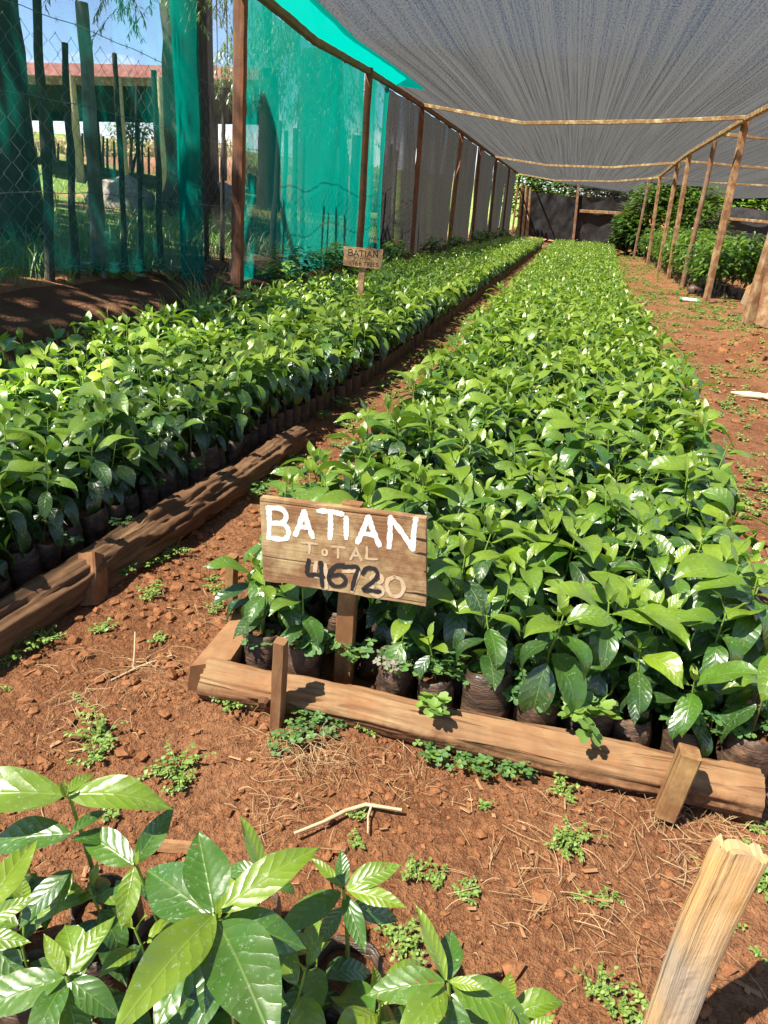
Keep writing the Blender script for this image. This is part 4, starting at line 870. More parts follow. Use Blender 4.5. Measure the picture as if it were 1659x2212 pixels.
# ---- leafy masses: clumps of leaves on limbs
def crown(mb, blobs, nleaf, L, r, q=(3, 4), droop=.7, narrow=.45, agem=.5):
    proto = []
    for k in range(10):
        l = L*r.uniform(.8, 1.25); proto.append(leaf_local(l, l*narrow, r.uniform(-.3, .5), r.uniform(.2, 1.2)*droop, .2, q[0], q[1]))
    for (c, rad) in blobs:
        c = np.asarray(c); rad = np.asarray(rad); base = r.normal(0, .14)
        for _ in range(nleaf):
            d = nrm(r.normal(0, 1, 3)); p = c+d*rad*r.uniform(.35, 1.0)**.6
            v, f, uv = proto[int(r.integers(10))]; a = math.atan2(d[1], d[0])+r.normal(0, .7)
            mb.add(v@rotz(a).T+p, f, uv, np.clip(agem+base+r.normal(0, .2)-.25*d[2], 0, 1))
r1 = np.random.default_rng(12)
def bush(name, label, cat, base, blobs, nleaf, L, mat=LEAFB, narrow=.45, group=None, agem=.55, stems=5, woodm=WD_BARK, tr=.05, agr=1):
    base = np.asarray(base, float); root = thing(name, label, cat, tuple(base), group); m1, m2 = MB(), MB()
    crown(m1, [(np.asarray(c)-base, rd) for c, rd in blobs], nleaf, L, r1, narrow=narrow, agem=agem)
    for k in range(stems):
        c = np.asarray(blobs[k % len(blobs)][0])-base; t = np.linspace(0, 1, 6)[:, None]; p = np.array([r1.normal(0, .05), r1.normal(0, .05), -.1])*(1-t)+c*t+np.sin(t*PI)*r1.normal(0, .08, 3)
        tube(m2, p, np.linspace(tr, tr*.3, 6), 6, False)
    m2.obj('trunk', woodm, root); m1.obj('crown', mat, root); return root
def blobs_px(lst, d, depth=.8): return [(ony(x, y, d+r1.normal(0, depth)), (rw, rw, rh)) for x, y, rw, rh in lst]
yb = 35.0
bb = blobs_px([(1395, 500, 1.2, .9), (1375, 530, .9, .7), (1430, 480, 1.3, 1), (1400, 455, 1, .8), (1450, 440, 1.2, .9), (1490, 460, 1.2, .9), (1505, 430, 1, .8), (1480, 500, 1.2, .9), (1425, 420, 1, .7), (1350, 515, .6, .5), (1470, 410, 1.2, .7), (1360, 480, .6, .6), (1520, 490, 1, .9)], yb)
bush('bush', 'large dark green leafy bush at the far end between the path and the posts', 'bush', onz(1400, 556, 0), bb, 330, .34, LEAFB)
for i, (x0, lb_) in enumerate([(1180, 'left end, above the black plastic'), (1300, 'middle, above the rail'), (1400, 'right of the middle, over the bush'), (1540, 'far right, over the tall plants'), (1660, 'right edge of the photo, over the plastic')]):
    bl = blobs_px([(x0+r1.normal(0, 45), 405+r1.normal(0, 22)+(22 if x0 > 1450 else 0), 1.7, 1.1) for _ in range(11 if x0 < 1450 else 18)], 49, 1.0)
    b0_ = ony(x0, 470, 49); b0_[2] = G(b0_[0], 49)
    bush('tree', 'light green tree beyond the far wall, %s' % lb_, 'tree', b0_, bl, 230, .38, LEAFB, .5, agem=.3)
# ---- tall bagged plants on the right
tallm = []
for k in range(4):
    fo, stm = plant(400+k, 1.15, 10, .24, (3, 5), True); root = thing('tall_coffee_plant', 'tall coffee plant', 'plant', (0, 0, 0))
    f2 = MB(); f2.merge(fo); crown(f2, [((0, 0, .95), (.26, .26, .26)), ((0, 0, .62), (.24, .24, .26))], 46, .19, r1, agem=.42)
    stm.obj('stem', STEM, root); f2.obj('foliage', LEAFT, root)
    bb_ = MB(); bb_.merge(lowbag); bb_.obj('bag', BAG, root); tallm.append(root)
first_tall = {o.name for o in tallm}
ys_ = np.arange(15.6, 34, .40)
for j, yy in enumerate(ys_):
    for i in range(7 if j < 5 else 3):
        x = 2.66+(yy-16)*.022+i*.36+r1.normal(0, .04); lab = 'tall leafy coffee plant in the right bed beyond the posts'
        sc = r1.uniform(.75, 1.05)*(1 if i else .85)
        if j == 0: lab = 'tall dark leafy coffee plant in the nearest row of the right bed'
        pr = tallm[int(r1.integers(4))]; y2 = yy+r1.normal(0, .05); z = G(x, y2)
        gp = 'nearest row of tall plants' if j == 0 else 'tall plants of the right bed'
        if pr.name in first_tall: first_tall.discard(pr.name); pr.location = (x, y2, z); pr['label'] = lab; pr['group'] = gp; pr.scale = (sc,)*3
        else: dup(pr, (x, y2, z), r1.uniform(0, 6.28), sc, lab, gp, (r1.normal(0, .08), r1.normal(0, .08)))
# ---- odds and ends along the right path
def plate(name, label, cat, pts, th, mat, seed=0, jit=.006):
    """irregular slab: outline given in 3-D, thickness th along its normal"""
    pts = np.array(pts); c = pts.mean(0); n = nrm(np.cross(pts[1]-pts[0], pts[2]-pts[0])); k = len(pts)
    den = np.concatenate([np.linspace(pts[i], pts[(i+1) % k], 6, endpoint=False) for i in range(k)]); den = den+fbm(den*14+seed, 3, seed)[:, None]*jit
    m = len(den); mb = MB(); A = np.vstack([den, c]); B = A-n*th
    d = pts[1]-pts[0]; d = d/np.linalg.norm(d); e = np.cross(n, d)
    UV = np.stack([(A-c)@e*3, (A-c)@d], -1)
    mb.add(A, [[i, (i+1) % m, m] for i in range(m)], UV); mb.add(B, [[(i+1) % m, i, m] for i in range(m)], UV)
    mb.add(np.vstack([A[:m], B[:m]]), [[i, m+i, m+(i+1) % m, (i+1) % m] for i in range(m)], np.vstack([UV[:m], UV[:m]]))
    return tag(mb.obj(name, mat, smooth=False), label, cat)
y8 = onz(1612, 712, .05)[1]
pa_ = lambda x, y, yy: ony(x, y, yy)
plate('plank', 'pale brown slab of wood leaning behind the broad split post', 'plank', [pa_(1632, 702, y8+.2), pa_(1700, 722, y8+.1), pa_(1712, 556, y8+.3), pa_(1650, 600, y8+.35)], .05, WD_POSTL, 2)
plate('plank', 'orange broken plank leaning on the left of the broad split post', 'plank', [pa_(1600, 655, y8+.5), pa_(1612, 662, y8+.5), pa_(1628, 610, y8+.5), pa_(1614, 622, y8+.5)], .03, WD_SPLIT, 3)
plate('plank', 'flat orange board lying at the foot of the soil mound', 'plank', [pa_(1612, 745, y8-.55), pa_(1665, 756, y8-.6), pa_(1662, 735, y8-.35), pa_(1622, 718, y8-.35)], .02, WD_SPLIT, 4)
def lump(name, label, cat, p, s, mat, seed=0, n=10, parent=None):
    mb = MB(); th = np.linspace(0, PI, 9); ph = np.arange(14)*2*PI/14
    D = np.stack([np.sin(th)[:, None]*np.cos(ph), np.sin(th)[:, None]*np.sin(ph), np.cos(th)[:, None]+0*ph], -1)
    V = D*np.asarray(s)*(1+.35*fbm(D*1.7+seed*3.1, 4, seed))[..., None]+(np.asarray(p) if parent is None else 0)
    mb.add(V.reshape(-1, 3), grid_faces(14, 9, True)[:, ::-1])
    o = mb.obj(name, mat, smooth=True); return tag(o, label, cat)
p_ = gpt(1630, 862)
lump('dry_sheath', 'cream dry plant sheath lying on the soil at the right edge', 'dry sheath', p_+[-.02, .02, .02], (.17, .05, .03), CREAM, 2)
p_ = gpt(1658, 868); lump('dry_sheath', 'crumpled pale end of plant sheath cut by the right edge', 'dry sheath', p_+[.08, .02, .03], (.12, .07, .04), CREAM, 7)
lump('plastic_scrap', 'small black plastic scrap on the path beside the middle bed', 'plastic scrap', gpt(1356, 652)+[0, 0, .03], (.06, .05, .06), BAG, 3)
lump('plastic_scrap', 'flat dark plastic scrap lying right of the leaning post foot', 'plastic scrap', gpt(1590, 690)+[0, 0, .02], (.16, .06, .03), BAG, 4)
lump('plastic_scrap', 'crumpled black bag between the leaning post and the green-capped tube', 'plastic scrap', gpt(1500, 642)+[0, .2, .08], (.14, .1, .12), BAG, 5)
bt_ = thing('tube', 'white tube with green ends lying at the foot of the leaning post', 'tube', tuple(gpt(1488, 655)))
mb = MB(); tube(mb, [(-.12, .03, .04), (0, 0, .04), (.13, -.03, .04)], .035, 12); mb.obj('body', simple('white_plastic', (.6, .6, .5), (.75, .74, .66), 10, .5, .1), bt_)
for s in (-1, 1):
    mb = MB(); tube(mb, [(s*.12, -s*.03, .04), (s*.17, -s*.04, .04)], .037, 12); mb.obj('cap', simple('green_plastic', (.02, .3, .1), (.03, .4, .15), 10, .4, .05), bt_)
# ------------------------------------------------------------------ outside, left
XF = -4.1
fn_ = thing('chain_link_fence', 'chain-link fence on rough crooked posts with barbed wire, behind the side nets', 'fence', (XF, 8, .5)); fo5 = np.array([XF, 8, .5])
FX = XF*1.0
fp = [(78, -30, 94, 470, .05, 0), (140, 93, 149, 450, .042, 0), (175, 5, 205, 480, .082, 1), (247, 115, 261, 480, .034, 0), (295, 185, 300, 480, .032, 0), (332, 152, 341, 460, .042, 0), (447, 225, 443, 460, .036, 0), (482, 190, 478, 470, .034, 0), (605, 262, 588, 450, .06, 0), (618, 282, 613, 445, .05, 0), (638, 277, 636, 450, .06, 0), (656, 290, 655, 450, .05, 0), (733, 318, 730, 450, .05, 0), (751, 333, 748, 450, .045, 0), (770, 292, 762, 470, .13, 0), (843, 310, 835, 520, .1, 1), (858, 325, 846, 520, .06, 1)]
def gz(x, y): return G(x, y)
for i, (x0, y0, x1, y1, r_, li) in enumerate(fp):
    a, b = onx(x0, y0, FX), onx(x1, y1, FX); b[2] = min(b[2], G(FX, b[1])-.05)
    mb = MB(); t = np.linspace(0, 1, 22)[:, None]; P = b*(1-t)+a*t+np.stack([0*t[:, 0], fbm(np.stack([t[:, 0]*3.5, t[:, 0]*0+i*5, t[:, 0]*0], -1), 3, i)*.07*np.sin(t[:, 0]*PI), 0*t[:, 0]], -1)
    tube(mb, P-fo5, r_*.78*np.linspace(1.05, .78, 22), 9, True, .3, seed=i); mb.obj('post', WD_FENCEB if li else WD_FENCE, fn_)
mb = MB(); fy0, fy1, ncol = 3.0, 17.0, 150; dy_ = (fy1-fy0)/ncol; nz_ = 24; hz = 1.75/nz_
def ft(y): return G(FX, y)+.05
for i in range(ncol):
    y = fy0+i*dy_; z0 = ft(y); zz = ft(round(y*2)/2)+np.arange(nz_+1)*hz; s = 1 if i % 2 else -1
    yy = y+dy_/2*(1+np.where(np.arange(nz_+1) % 2 == 0, -1, 1)*1.0); yy = y+np.where((np.arange(nz_+1)+i) % 2 == 0, 0, dy_)
    P = np.stack([np.full(nz_+1, FX+.09+.004*s), yy+.004*s, zz], -1)-fo5+fbm(np.stack([zz*2, yy*2, yy*0], -1), 2, 3)[:, None]*.02
    tube(mb, P, .0021, 3, False)
mb.obj('mesh', WIRE, fn_)
for k, dz_ in enumerate((1.8, 1.25, .6)):
    mb = MB(); ys2 = np.linspace(fy0, fy1, 120); P = np.stack([np.full(120, FX+.1), ys2, np.array([ft(y) for y in ys2])+dz_+.03*np.sin(ys2*1.3)], -1)-fo5
    tube(mb, P, .003, 4, False)
    for y in ys2[::2]:
        p = np.array([FX+.1, y+.02, ft(y)+dz_+.03*math.sin(y*1.3)])-fo5
        for s in (-1, 1): tube(mb, [p+[0, -.012, -.02*s], p+[.004, .012, .02*s]], .002, 3, False)
    mb.obj('barbed_wire', WIRE, fn_)
# trees beyond the fence: thick trunks, feathery hanging foliage
def feather(mb, p, L, r, n=26, leafL=.10, agem=.5):
    """a hanging twig with narrow leaves"""
    a = r.uniform(0, 6.28); d = np.array([math.cos(a)*.5, math.sin(a)*.5, -.9]); t = np.linspace(0, 1, 6)[:, None]
    P = p+t*L*nrm(d)+np.array([math.cos(a), math.sin(a), 0])*np.sin(t*PI/2)*L*.25
    tube(mb, P, .003, 3, False, a=.9)
    for k in range(n):
        f = (k+1)/n; q = np.array([np.interp(f, t[:, 0], P[:, j]) for j in range(3)]); l = leafL*r.uniform(.7, 1.2)
        v, fc, uv = leaf_local(l, l*.16, -.5+r.normal(0, .4), .6, .1, 3, 4)
        mb.add(v@rotz(r.uniform(0, 6.28)).T+q, fc, uv, np.clip(agem+r.normal(0, .22), 0, 1))
def ftree(label, tr_pts, tr_r, twigs, group=None, flare=None, agem=.5, leafL=.11, ntw=26, dense=(), hang=0):
    base = np.asarray(tr_pts[0], float); root = thing('tree', label, 'tree', tuple(base)); m1, m2 = MB(), MB()
    P = np.array(tr_pts)-base; k = 20; t = np.linspace(0, 1, k); tt = np.linspace(0, 1, len(P)); PP = np.stack([np.interp(t, tt, P[:, j]) for j in range(3)], -1); rr = np.interp(t, tt, tr_r)
    tube(m2, PP, rr, 18, True, .16, seed=len(label), jl=2)
    if flare is not None:
        for a in flare: tube(m2, [np.array([0, 0, .45]), np.array([a[0]*.5, a[1]*.5, .2]), np.array([a[0], a[1], -.1])], [tr_r[0]*.9, tr_r[0]*.55, tr_r[0]*.3], 10, True, .2)
    if dense: crown(m1, [(np.asarray(c)-base, (rd, rd, .8)) for c, rd in dense], 420, .34, r1, narrow=.4)
    for ii, (c, rad, n, L) in enumerate(twigs):
        c = np.asarray(c, float)-base
        if ii < hang: tube(m2, [PP[-1]*.95+[0, 0, .4], (PP[-1]+c)/2+[0, 0, 1.6], c+[0, 0, 1.2], c], [.05, .035, .015, .006], 5, False)
        else: tube(m2, [PP[-1]*.95, (PP[-1]+c)/2+[0, 0, .3], c+[0, 0, rad*.3]], [.07, .04, .012], 6, False)
        for _ in range(n):
            d = nrm(r1.normal(0, 1, 3)); feather(m1, c+d*rad*r1.uniform(.2, 1)**.5*np.array([1, 1, .7]), L*r1.uniform(.6, 1.2), r1, ntw, leafL, agem)
    m2.obj('trunk', WD_BARK, root); m1.obj('crown', TREEL, root); return root
XT = -5.6
ta, tb2 = onx(60, 470, XT), onx(38, 0, XT); ta = np.array([XT, ta[1]-.24, G(XT, ta[1])-.1])
tw = [((-8.2, 5.6, 7.4), 1.2, 34, .8), ((-6.6, 4.6, 6.8), 1.0, 30, .8), ((-6.6, 3.0, 7.0), 1.4, 30, .8), ((-8.4, 7.6, 7.1), 1.2, 30, .8), ((-7.2, 5.0, 8.3), 1.5, 34, .8), ((-7.6, 3.5, 6.4), .6, 18, .7), ((-6.5, 1.5, 6.2), .7, 20, .7)]
dens = [((-7.0, .6, 6.8), 1.2), ((-7.0, 2.8, 7.2), 1.3), ((-8.6, 1.8, 7.6), 1.4), ((-8.6, 4.6, 7.6), 1.4), ((-7.7, 4.0, 7.2), 1.1), ((-9.4, 7.0, 7.8), 1.4), ((-10.2, 4.0, 8.2), 1.5), ((-8.4, -.8, 7.4), 1.3), ((-10.8, 8.8, 8), 1.5), ((-9.5, 10, 7.6), 1.3), ((-11, 11.5, 8.2), 1.4), ((-9.0, 8.6, 7.8), .9), ((-6.9, -1.5, 6.9), 1.2)]
tr_a = ftree('thick dark tree trunk seen through the green net at the left edge', [ta, ta+[.0, .03, 1.6], ta+[-.02, .06, 3.4], ta+[-.1, .05, 5.6]], [.31, .27, .27, .25], tw, ntw=16, leafL=.16, dense=dens)
XT2 = -7.0
tl_, tr_ = onx(366, 250, XT2), onx(450, 250, XT2)
tcx = (tl_[1]+tr_[1])/2; rad_ = abs(tr_[1]-tl_[1])/2*.62
tb_ = np.array([XT2, tcx, G(XT2, tcx)-.1])
hang = []
for (x, y) in ((285, -25), (330, -60), (235, -90), (395, -20), (130, -95), (480, -20)): hang.append((onx(x, y, -6.2), .38, 9, .55))
for (x, y) in ((490, 80), (470, 130), (492, 180)): hang.append((onx(x, y, -7.6), .35, 9, .45))
tw2 = hang+[((-8.8, 11.4, 8.2), 1.3, 30, .8), ((-9.0, 9.8, 7.8), 1.2, 30, .8), ((-9.0, 8.6, 8.0), 1.2, 30, .8)]
ftree('massive dark trunk with spreading root, behind the folded green net strip', [tb_, tb_+[0, -.05, .8], tb_+[0, 0, 3.2], tb_+[.1, 0, 5.8]], [rad_*1.35, rad_, rad_*.95, rad_*.8], tw2, flare=[(0, -1.15), (.3, 1.1)], ntw=26, hang=len(hang))
for i, (xa, xb, yb_, yt_, nm) in enumerate([(668, 716, 455, 110, 'right one behind the bright green net'), (566, 590, 470, 150, 'left one behind the bright green net')]):
    X3 = -8.4; p = onx((xa+xb)/2, yb_, X3); q_ = onx((xa+xb)/2+4, yt_, X3); rr = np.linalg.norm(onx(xb, 380, X3)-onx(xa, 380, X3))*.42*(.82)
    p[2] = G(X3, p[1])-.1
    twg = [(onx(x, y, X3+.3), 1.0, 26, .8) for x, y in (((640, 190), (700, 150), (740, 220), (620, 120), (690, 230), (760, 170), (660, 60), (760, 260)) if i == 0 else ((570, 60), (545, 120), (590, 20)))]
    ftree('tree with dark trunk and feathery leaves, %s' % nm, [p, p*.5+q_*.5, q_], [rr*1.3, rr, rr*.8], twg, ntw=22, leafL=.2, hang=20)
# long grass under the nets and on the lawn: stuff
gr = MB(); bl = [leaf_local(l, .009, 1.35, dr, .1, 2, 5) for l, dr in ((.22, .5), (.30, .9), (.36, 1.3), (.18, .3), (.28, .7), (.4, 1.6))]
def blade(x, y, sc, ag):
    v, f, u = bl[int(r1.integers(6))]; gr.add((v*sc)@rotz(r1.uniform(0, 6.28)).T+[x, y, G(x, y)-.01], f, u, ag)
for _ in range(5200):
    x = -4.0-abs(r1.normal(0, 1.2)); y = r1.uniform(3.2, 16); blade(x, y, r1.uniform(.7, 1.4), np.clip(r1.normal(.6, .25), 0, 1))
for _ in range(5000):
    y = r1.uniform(9, 30); x = -5-r1.uniform(0, 1)*y*.55; blade(x, y, r1.uniform(.5, 1.0), np.clip(r1.normal(.35, .25), 0, 1))
tag(gr.obj('grass', GRASS), 'long green grass growing outside behind the nets and fence', 'grass', None, 'stuff')
# shed
sd_d = 24.0
A0, A1 = ond(-60, 158, sd_d), ond(560, 172, sd_d+2.5); B0, B1 = ond(-60, 132, sd_d+2.2), ond(560, 145, sd_d+4.7)
sh = thing('shed', 'long open shed with a red sheet roof on round poles, beyond the fence', 'shed', tuple(np.append(A0[:2], G(*A0[:2])))); os_ = np.array(sh.location)
mb = MB(); uL = np.linalg.norm(A1-A0); th_ = np.array([0, 0, -.06]); back0, back1 = ond(-60, 235, sd_d+9)+0, ond(560, 250, sd_d+11)
ridge0, ridge1 = B0, B1
mb.add(np.array([A0, A1, ridge1, ridge0])-os_, [[0, 1, 2, 3]], [[0, 0], [uL, 0], [uL, 3], [0, 3]])
mb.add(np.array([ridge0, ridge1, back1, back0])-os_, [[0, 1, 2, 3]], [[0, 0], [uL, 0], [uL, 3], [0, 3]])
mb.obj('roof', ROOFM, sh, smooth=False)
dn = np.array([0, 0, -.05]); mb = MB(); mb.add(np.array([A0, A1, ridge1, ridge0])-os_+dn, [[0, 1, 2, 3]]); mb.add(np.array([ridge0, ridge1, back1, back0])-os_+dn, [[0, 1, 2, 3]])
mb.obj('underside_shade', WD_FENCE, sh, smooth=False)  # dark sheet added below the roof, its colour standing in for shade
mb = MB(); timber(mb, A0-os_+[0, 0, -.12], A1-os_+[0, 0, -.12], .05, .22); mb.obj('fascia', WD_BAR, sh, smooth=False)
mb = MB(); timber(mb, back0-os_+[0, 0, -.17], back1-os_+[0, 0, -.17], .1, .34); mb.obj('back_beam', WD_FENCE, sh, smooth=False)
for k in range(5):
    mb = MB(); t = .15+k*.18; a = (A0*(1-t)+A1*t); b = back0*(1-t)+back1*t; timber(mb, a-os_-[0, 0, .1], b-os_-[0, 0, .15], .1, .2); mb.obj('rafter', WD_FENCE, sh, smooth=False)
for x in (30, 125, 222, 313, 410, 500):
    t = (x+60)/620; a = A0*(1-t)+A1*t; b = a*1.0; b[2] = G(b[0], b[1])-.1; mb = MB(); tube(mb, [b-os_, (a+b)/2-os_, a-os_], [.15, .135, .12], 10); mb.obj('pole', WD_POLE, sh)
for x in (85, 180, 355, 450):
    t = (x+60)/620; a = back0*(1-t)+back1*t; b = a*1.0; b[2] = G(b[0], b[1])-.1; mb = MB(); tube(mb, [b-os_, a-os_], .13, 8); mb.obj('pole', WD_FENCE, sh)
# rubble heap, earth bank, dry maize, little far houses, a small tree
lump('rubble_heap', 'pale heap of broken stone on the grass beyond the fence', 'rubble heap', ond(262, 425, 15)-[0, 0, .1], (.62, .6, .42), STONE, 3)
lump('rubble_heap', 'low grey spread of rubble beside the root of the massive trunk', 'rubble heap', ond(475, 430, 15.5)-[0, 0, .1], (.5, .5, .4), STONE, 5)
def bankpiece(label, x0, x1, y0, y1, d, th, mat, seed):
    mb = MB(); k = 30; V = []
    for i in range(k):
        t = i/(k-1); px = x0+(x1-x0)*t; a = ond(px, y0+2*math.sin(i*1.7), d); b = ond(px, y1, d); dirv = nrm([a[0], a[1], 0])
        b[2] -= .6; V.append(np.array([b-dirv*.3, a, a+dirv*th, b+dirv*th]))
    V = np.array(V); V = V+fbm(V*1.3, 3, seed)[..., None]*.12
    mb.add(V.reshape(-1, 3), grid_faces(4, k)); return tag(mb.obj('earth_bank', mat, smooth=True), label, 'earth bank')
bankpiece('red earth bank behind the open shed', -80, 530, 338, 366, 36, 3, BRICK, 2)
bankpiece('pale red earth bank behind the bright green net', 535, 800, 380, 425, 38, 3, BRICK, 4)
stf = thing('stick_fence', 'distant fence of thin uneven sticks standing behind the open shed', 'fence', tuple(ond(250, 365, 31)))
for i in range(44):
    px = -40+i*13+r1.normal(0, 3); d = 31+r1.normal(0, .2); a = ond(px, 300+r1.normal(0, 9), d); b = ond(px, 372, d); mb = MB()
    tube(mb, [b-stf.location-[0, 0, .3], (a+b)/2-stf.location+[0, r1.normal(0, .03), 0], a-stf.location], [.05, .045, .035], 5); mb.obj('stick', WD_FENCEB, stf)
mz = MB()
mzl = [leaf_local(l, .09, 1.0, dr, .1, 2, 5) for l, dr in ((.8, 1.5), (.9, 2.0), (.7, 1.2))]
for _ in range(2600):
    px = r1.uniform(-100, 830); d = r1.uniform(40, 58); hgt = r1.uniform(1.5, 2.3); p = ond(px, 346 if px < 530 else 402, d); zb = p[2]-.75
    tube(mz, [(p[0], p[1], zb-.6), (p[0], p[1], zb+hgt*.8)], [.03, .015], 3, False, a=.3)
    for k in range(5):
        v, f, u = mzl[int(r1.integers(3))]; mz.add(v@rotz(r1.uniform(0, 6.28)).T+[p[0], p[1], zb+hgt*(.1+.16*k)], f, u, np.clip(r1.normal(.25 if px < 530 else .7, .25), 0, 1))
tag(mz.obj('maize', DRYM), 'field of dry maize plants in the distance beyond the shed', 'maize', None, 'stuff')
r1 = np.random.default_rng(44)
def house(label, x0, x1, yt, ye, yb_, d):
    a, b = ond(x0, ye, d), ond(x1, ye, d); m = ond((x0+x1)/2, yt, d); m2 = m+nrm([m[0], m[1], 0])*4; dirv = nrm([m[0], m[1], 0])*4; g0 = np.array([a[0], a[1], ond(x0, yb_, d)[2]-1])
    root = thing('house', label, 'house', tuple(g0)); w0 = lerp(a, b, .1); w1 = lerp(a, b, .9); mb = MB(); zb = g0[2]
    V = np.array([[w0[0], w0[1], zb], [w1[0], w1[1], zb], w1, w0]); V2 = V+dirv; mb.add(np.vstack([V, V2])-g0, [[0, 1, 2, 3], [5, 4, 7, 6], [1, 5, 6, 2], [4, 0, 3, 7]]); mb.obj('wall', WALLM, root, smooth=False)
    mb = MB(); mb.add(np.array([a, b, lerp(m, b, .25)+dirv*.5, lerp(m, a, .25)+dirv*.5, a+dirv, b+dirv])-g0, [[0, 1, 2, 3], [5, 4, 3, 2]]); mb.add(np.array([a, a+dirv, lerp(m, a, .25)+dirv*.5, b, b+dirv, lerp(m, b, .25)+dirv*.5])-g0, [[0, 2, 1], [3, 4, 5]]); mb.obj('roof', ROOFM, root, smooth=False)
house('small far house with a pointed roof, seen through the bright green net', 642, 676, 328, 346, 372, 55)
house('long low far house with a flat roof, left of the pointed one', 575, 640, 336, 344, 372, 56)
house('far house roof right of the thick trunk behind the green net', 702, 735, 340, 352, 372, 57)
bl_ = [(ond(280+r1.normal(0, 24), 280+r1.normal(0, 14), 34), (.6, .6, .5)) for _ in range(11)]; b0_ = ond(280, 350, 34); b0_[2] -= .3
bush('tree', 'small dark round tree seen under the shed roof', 'tree', b0_, bl_, 90, .22, TREEL, .3)
# plank edge and weeds in the shade by the side net
mb = MB(); timber(mb, onz(-40, 722, .12), onz(290, 682, .12), .03, .1); tag(mb.obj('plank', WD_POST, smooth=False), 'dark edging plank at the foot of the earth bank under the green net', 'plank')
# ------------------------------------------------------------------ weeds
def trefoil(mb, p, sz, r, age, tilt=.5):
    a0 = r.uniform(0, 6.28); tx = rotz(r.uniform(0, 6.28))@np.array([[1, 0, 0], [0, math.cos(tilt*r.random()), -math.sin(tilt*.5)], [0, math.sin(tilt*.5), math.cos(tilt*.5)]])
    h = np.array([[0, 0, 0], [.28, .30, .05], [.62, .52, .07], [.93, .44, .0], [1.02, .2, -.02], [.86, 0, .05*0-.06], [1.02, -.2, -.02], [.93, -.44, .0], [.62, -.52, .07], [.28, -.30, .05], [.5, 0, -.07]])
    f = [[10, i, i+1] for i in range(9)]+[[10, 9, 0]]; uv = np.stack([h[:, 1]+.5, h[:, 0]*.9], -1)
    for k in range(3): mb.add((h*sz@rotz(a0+k*2.094).T)@tx.T+p, f, uv, np.clip(age+r.normal(0, .08), 0, 1))
def clover(seed, n, sz, spread, hgt):
    r = np.random.default_rng(seed); m1, m2 = MB(), MB()
    for k in range(n):
        a = r.uniform(0, 6.28); d = spread*math.sqrt(r.random()); p = np.array([math.cos(a)*d, math.sin(a)*d, hgt*r.uniform(.45, 1)])
        tube(m2, [[p[0]*.2, p[1]*.2, 0], [p[0]*.7, p[1]*.7, p[2]*.7], p], .0009, 3, False, a=.3); trefoil(m1, p, sz*r.uniform(.7, 1.15), r, r.uniform(.2, .8))
    return m1, m2
def weedlet(seed, n=46, spread=.045, hgt=.04, sz=.016):
    r = np.random.default_rng(seed); m1, m2 = MB(), MB()
    for k in range(max(3, n//9)):
        a = r.uniform(0, 6.28); e = np.array([math.cos(a)*spread*r.uniform(.3, 1), math.sin(a)*spread*r.uniform(.3, 1), hgt*r.uniform(.4, 1.1)])
        tube(m2, [[0, 0, 0], e*[.5, .5, .8], e], .001, 3, False, a=.4)
        for j in range(9):
            f = .25+.75*j/8; p = e*[f, f, f**.7]; l = sz*r.uniform(.6, 1.2); v, fc, uv = leaf_local(l, l*.65, r.uniform(-.2, .7), .6, .2, 3, 4)
            m1.add(v@rotz(r.uniform(0, 6.28)).T+p, fc, uv, np.clip(r.normal(.4, .22), 0, 1))
    return m1, m2
def proto_weed(name, ms, mat, cat):
    root = thing(name, 'weed', cat); ms[1].obj('stems', STEM, root); ms[0].obj('leaves', mat, root); return root
clo = [proto_weed('clover', clover(500+k, (9, 14, 22)[k], .017, (.04, .05, .065)[k], (.045, .05, .06)[k]), OXA, 'weed') for k in range(3)]
wee = [proto_weed('weed', weedlet(520+k, (54, 90, 130)[k], (.038, .055, .07)[k], (.024, .032, .04)[k], .012), WEED, 'weed') for k in range(3)]
fresh2 = {o.name for o in clo+wee}
def putw(pr, p, sc, lab, gp):
    if pr.name in fresh2: fresh2.discard(pr.name); pr.location = p; pr.scale = (sc,)*3; pr['label'] = lab; pr['group'] = gp; return pr
    return dup(pr, tuple(p), r1.uniform(0, 6.28), sc, lab, gp)
for (x, y, k, s) in [(672, 1572, 1, 1.0), (700, 1592, 0, .9), (640, 1610, 1, .9), (735, 1568, 0, .8), (930, 1640, 1, .9), (975, 1655, 0, .9), (1020, 1665, 1, .9), (1065, 1675, 0, 1), (1110, 1680, 1, .9), (1140, 1672, 0, .8), (605, 1625, 0, .8)]:
    putw(clo[k], gpt(x, y), s, 'green three-leaved clover growing on the soil along the foot of the round log', 'clover along the round log')
for (x, y, k, s) in [(515, 1050, 2, 1.0), (560, 1075, 1, 1), (590, 1030, 1, .9), (270, 1250, 1, .8), (300, 1205, 0, .9), (265, 1100, 1, .8), (740, 880, 2, 1.1), (700, 905, 1, 1), (610, 1000, 1, 1), (330, 1180, 0, .9)]:
    putw(clo[k], gpt(x, y), s*1.1, 'green clover growing in the gap beside the dark logs of the left bed', 'clover beside the dark logs')
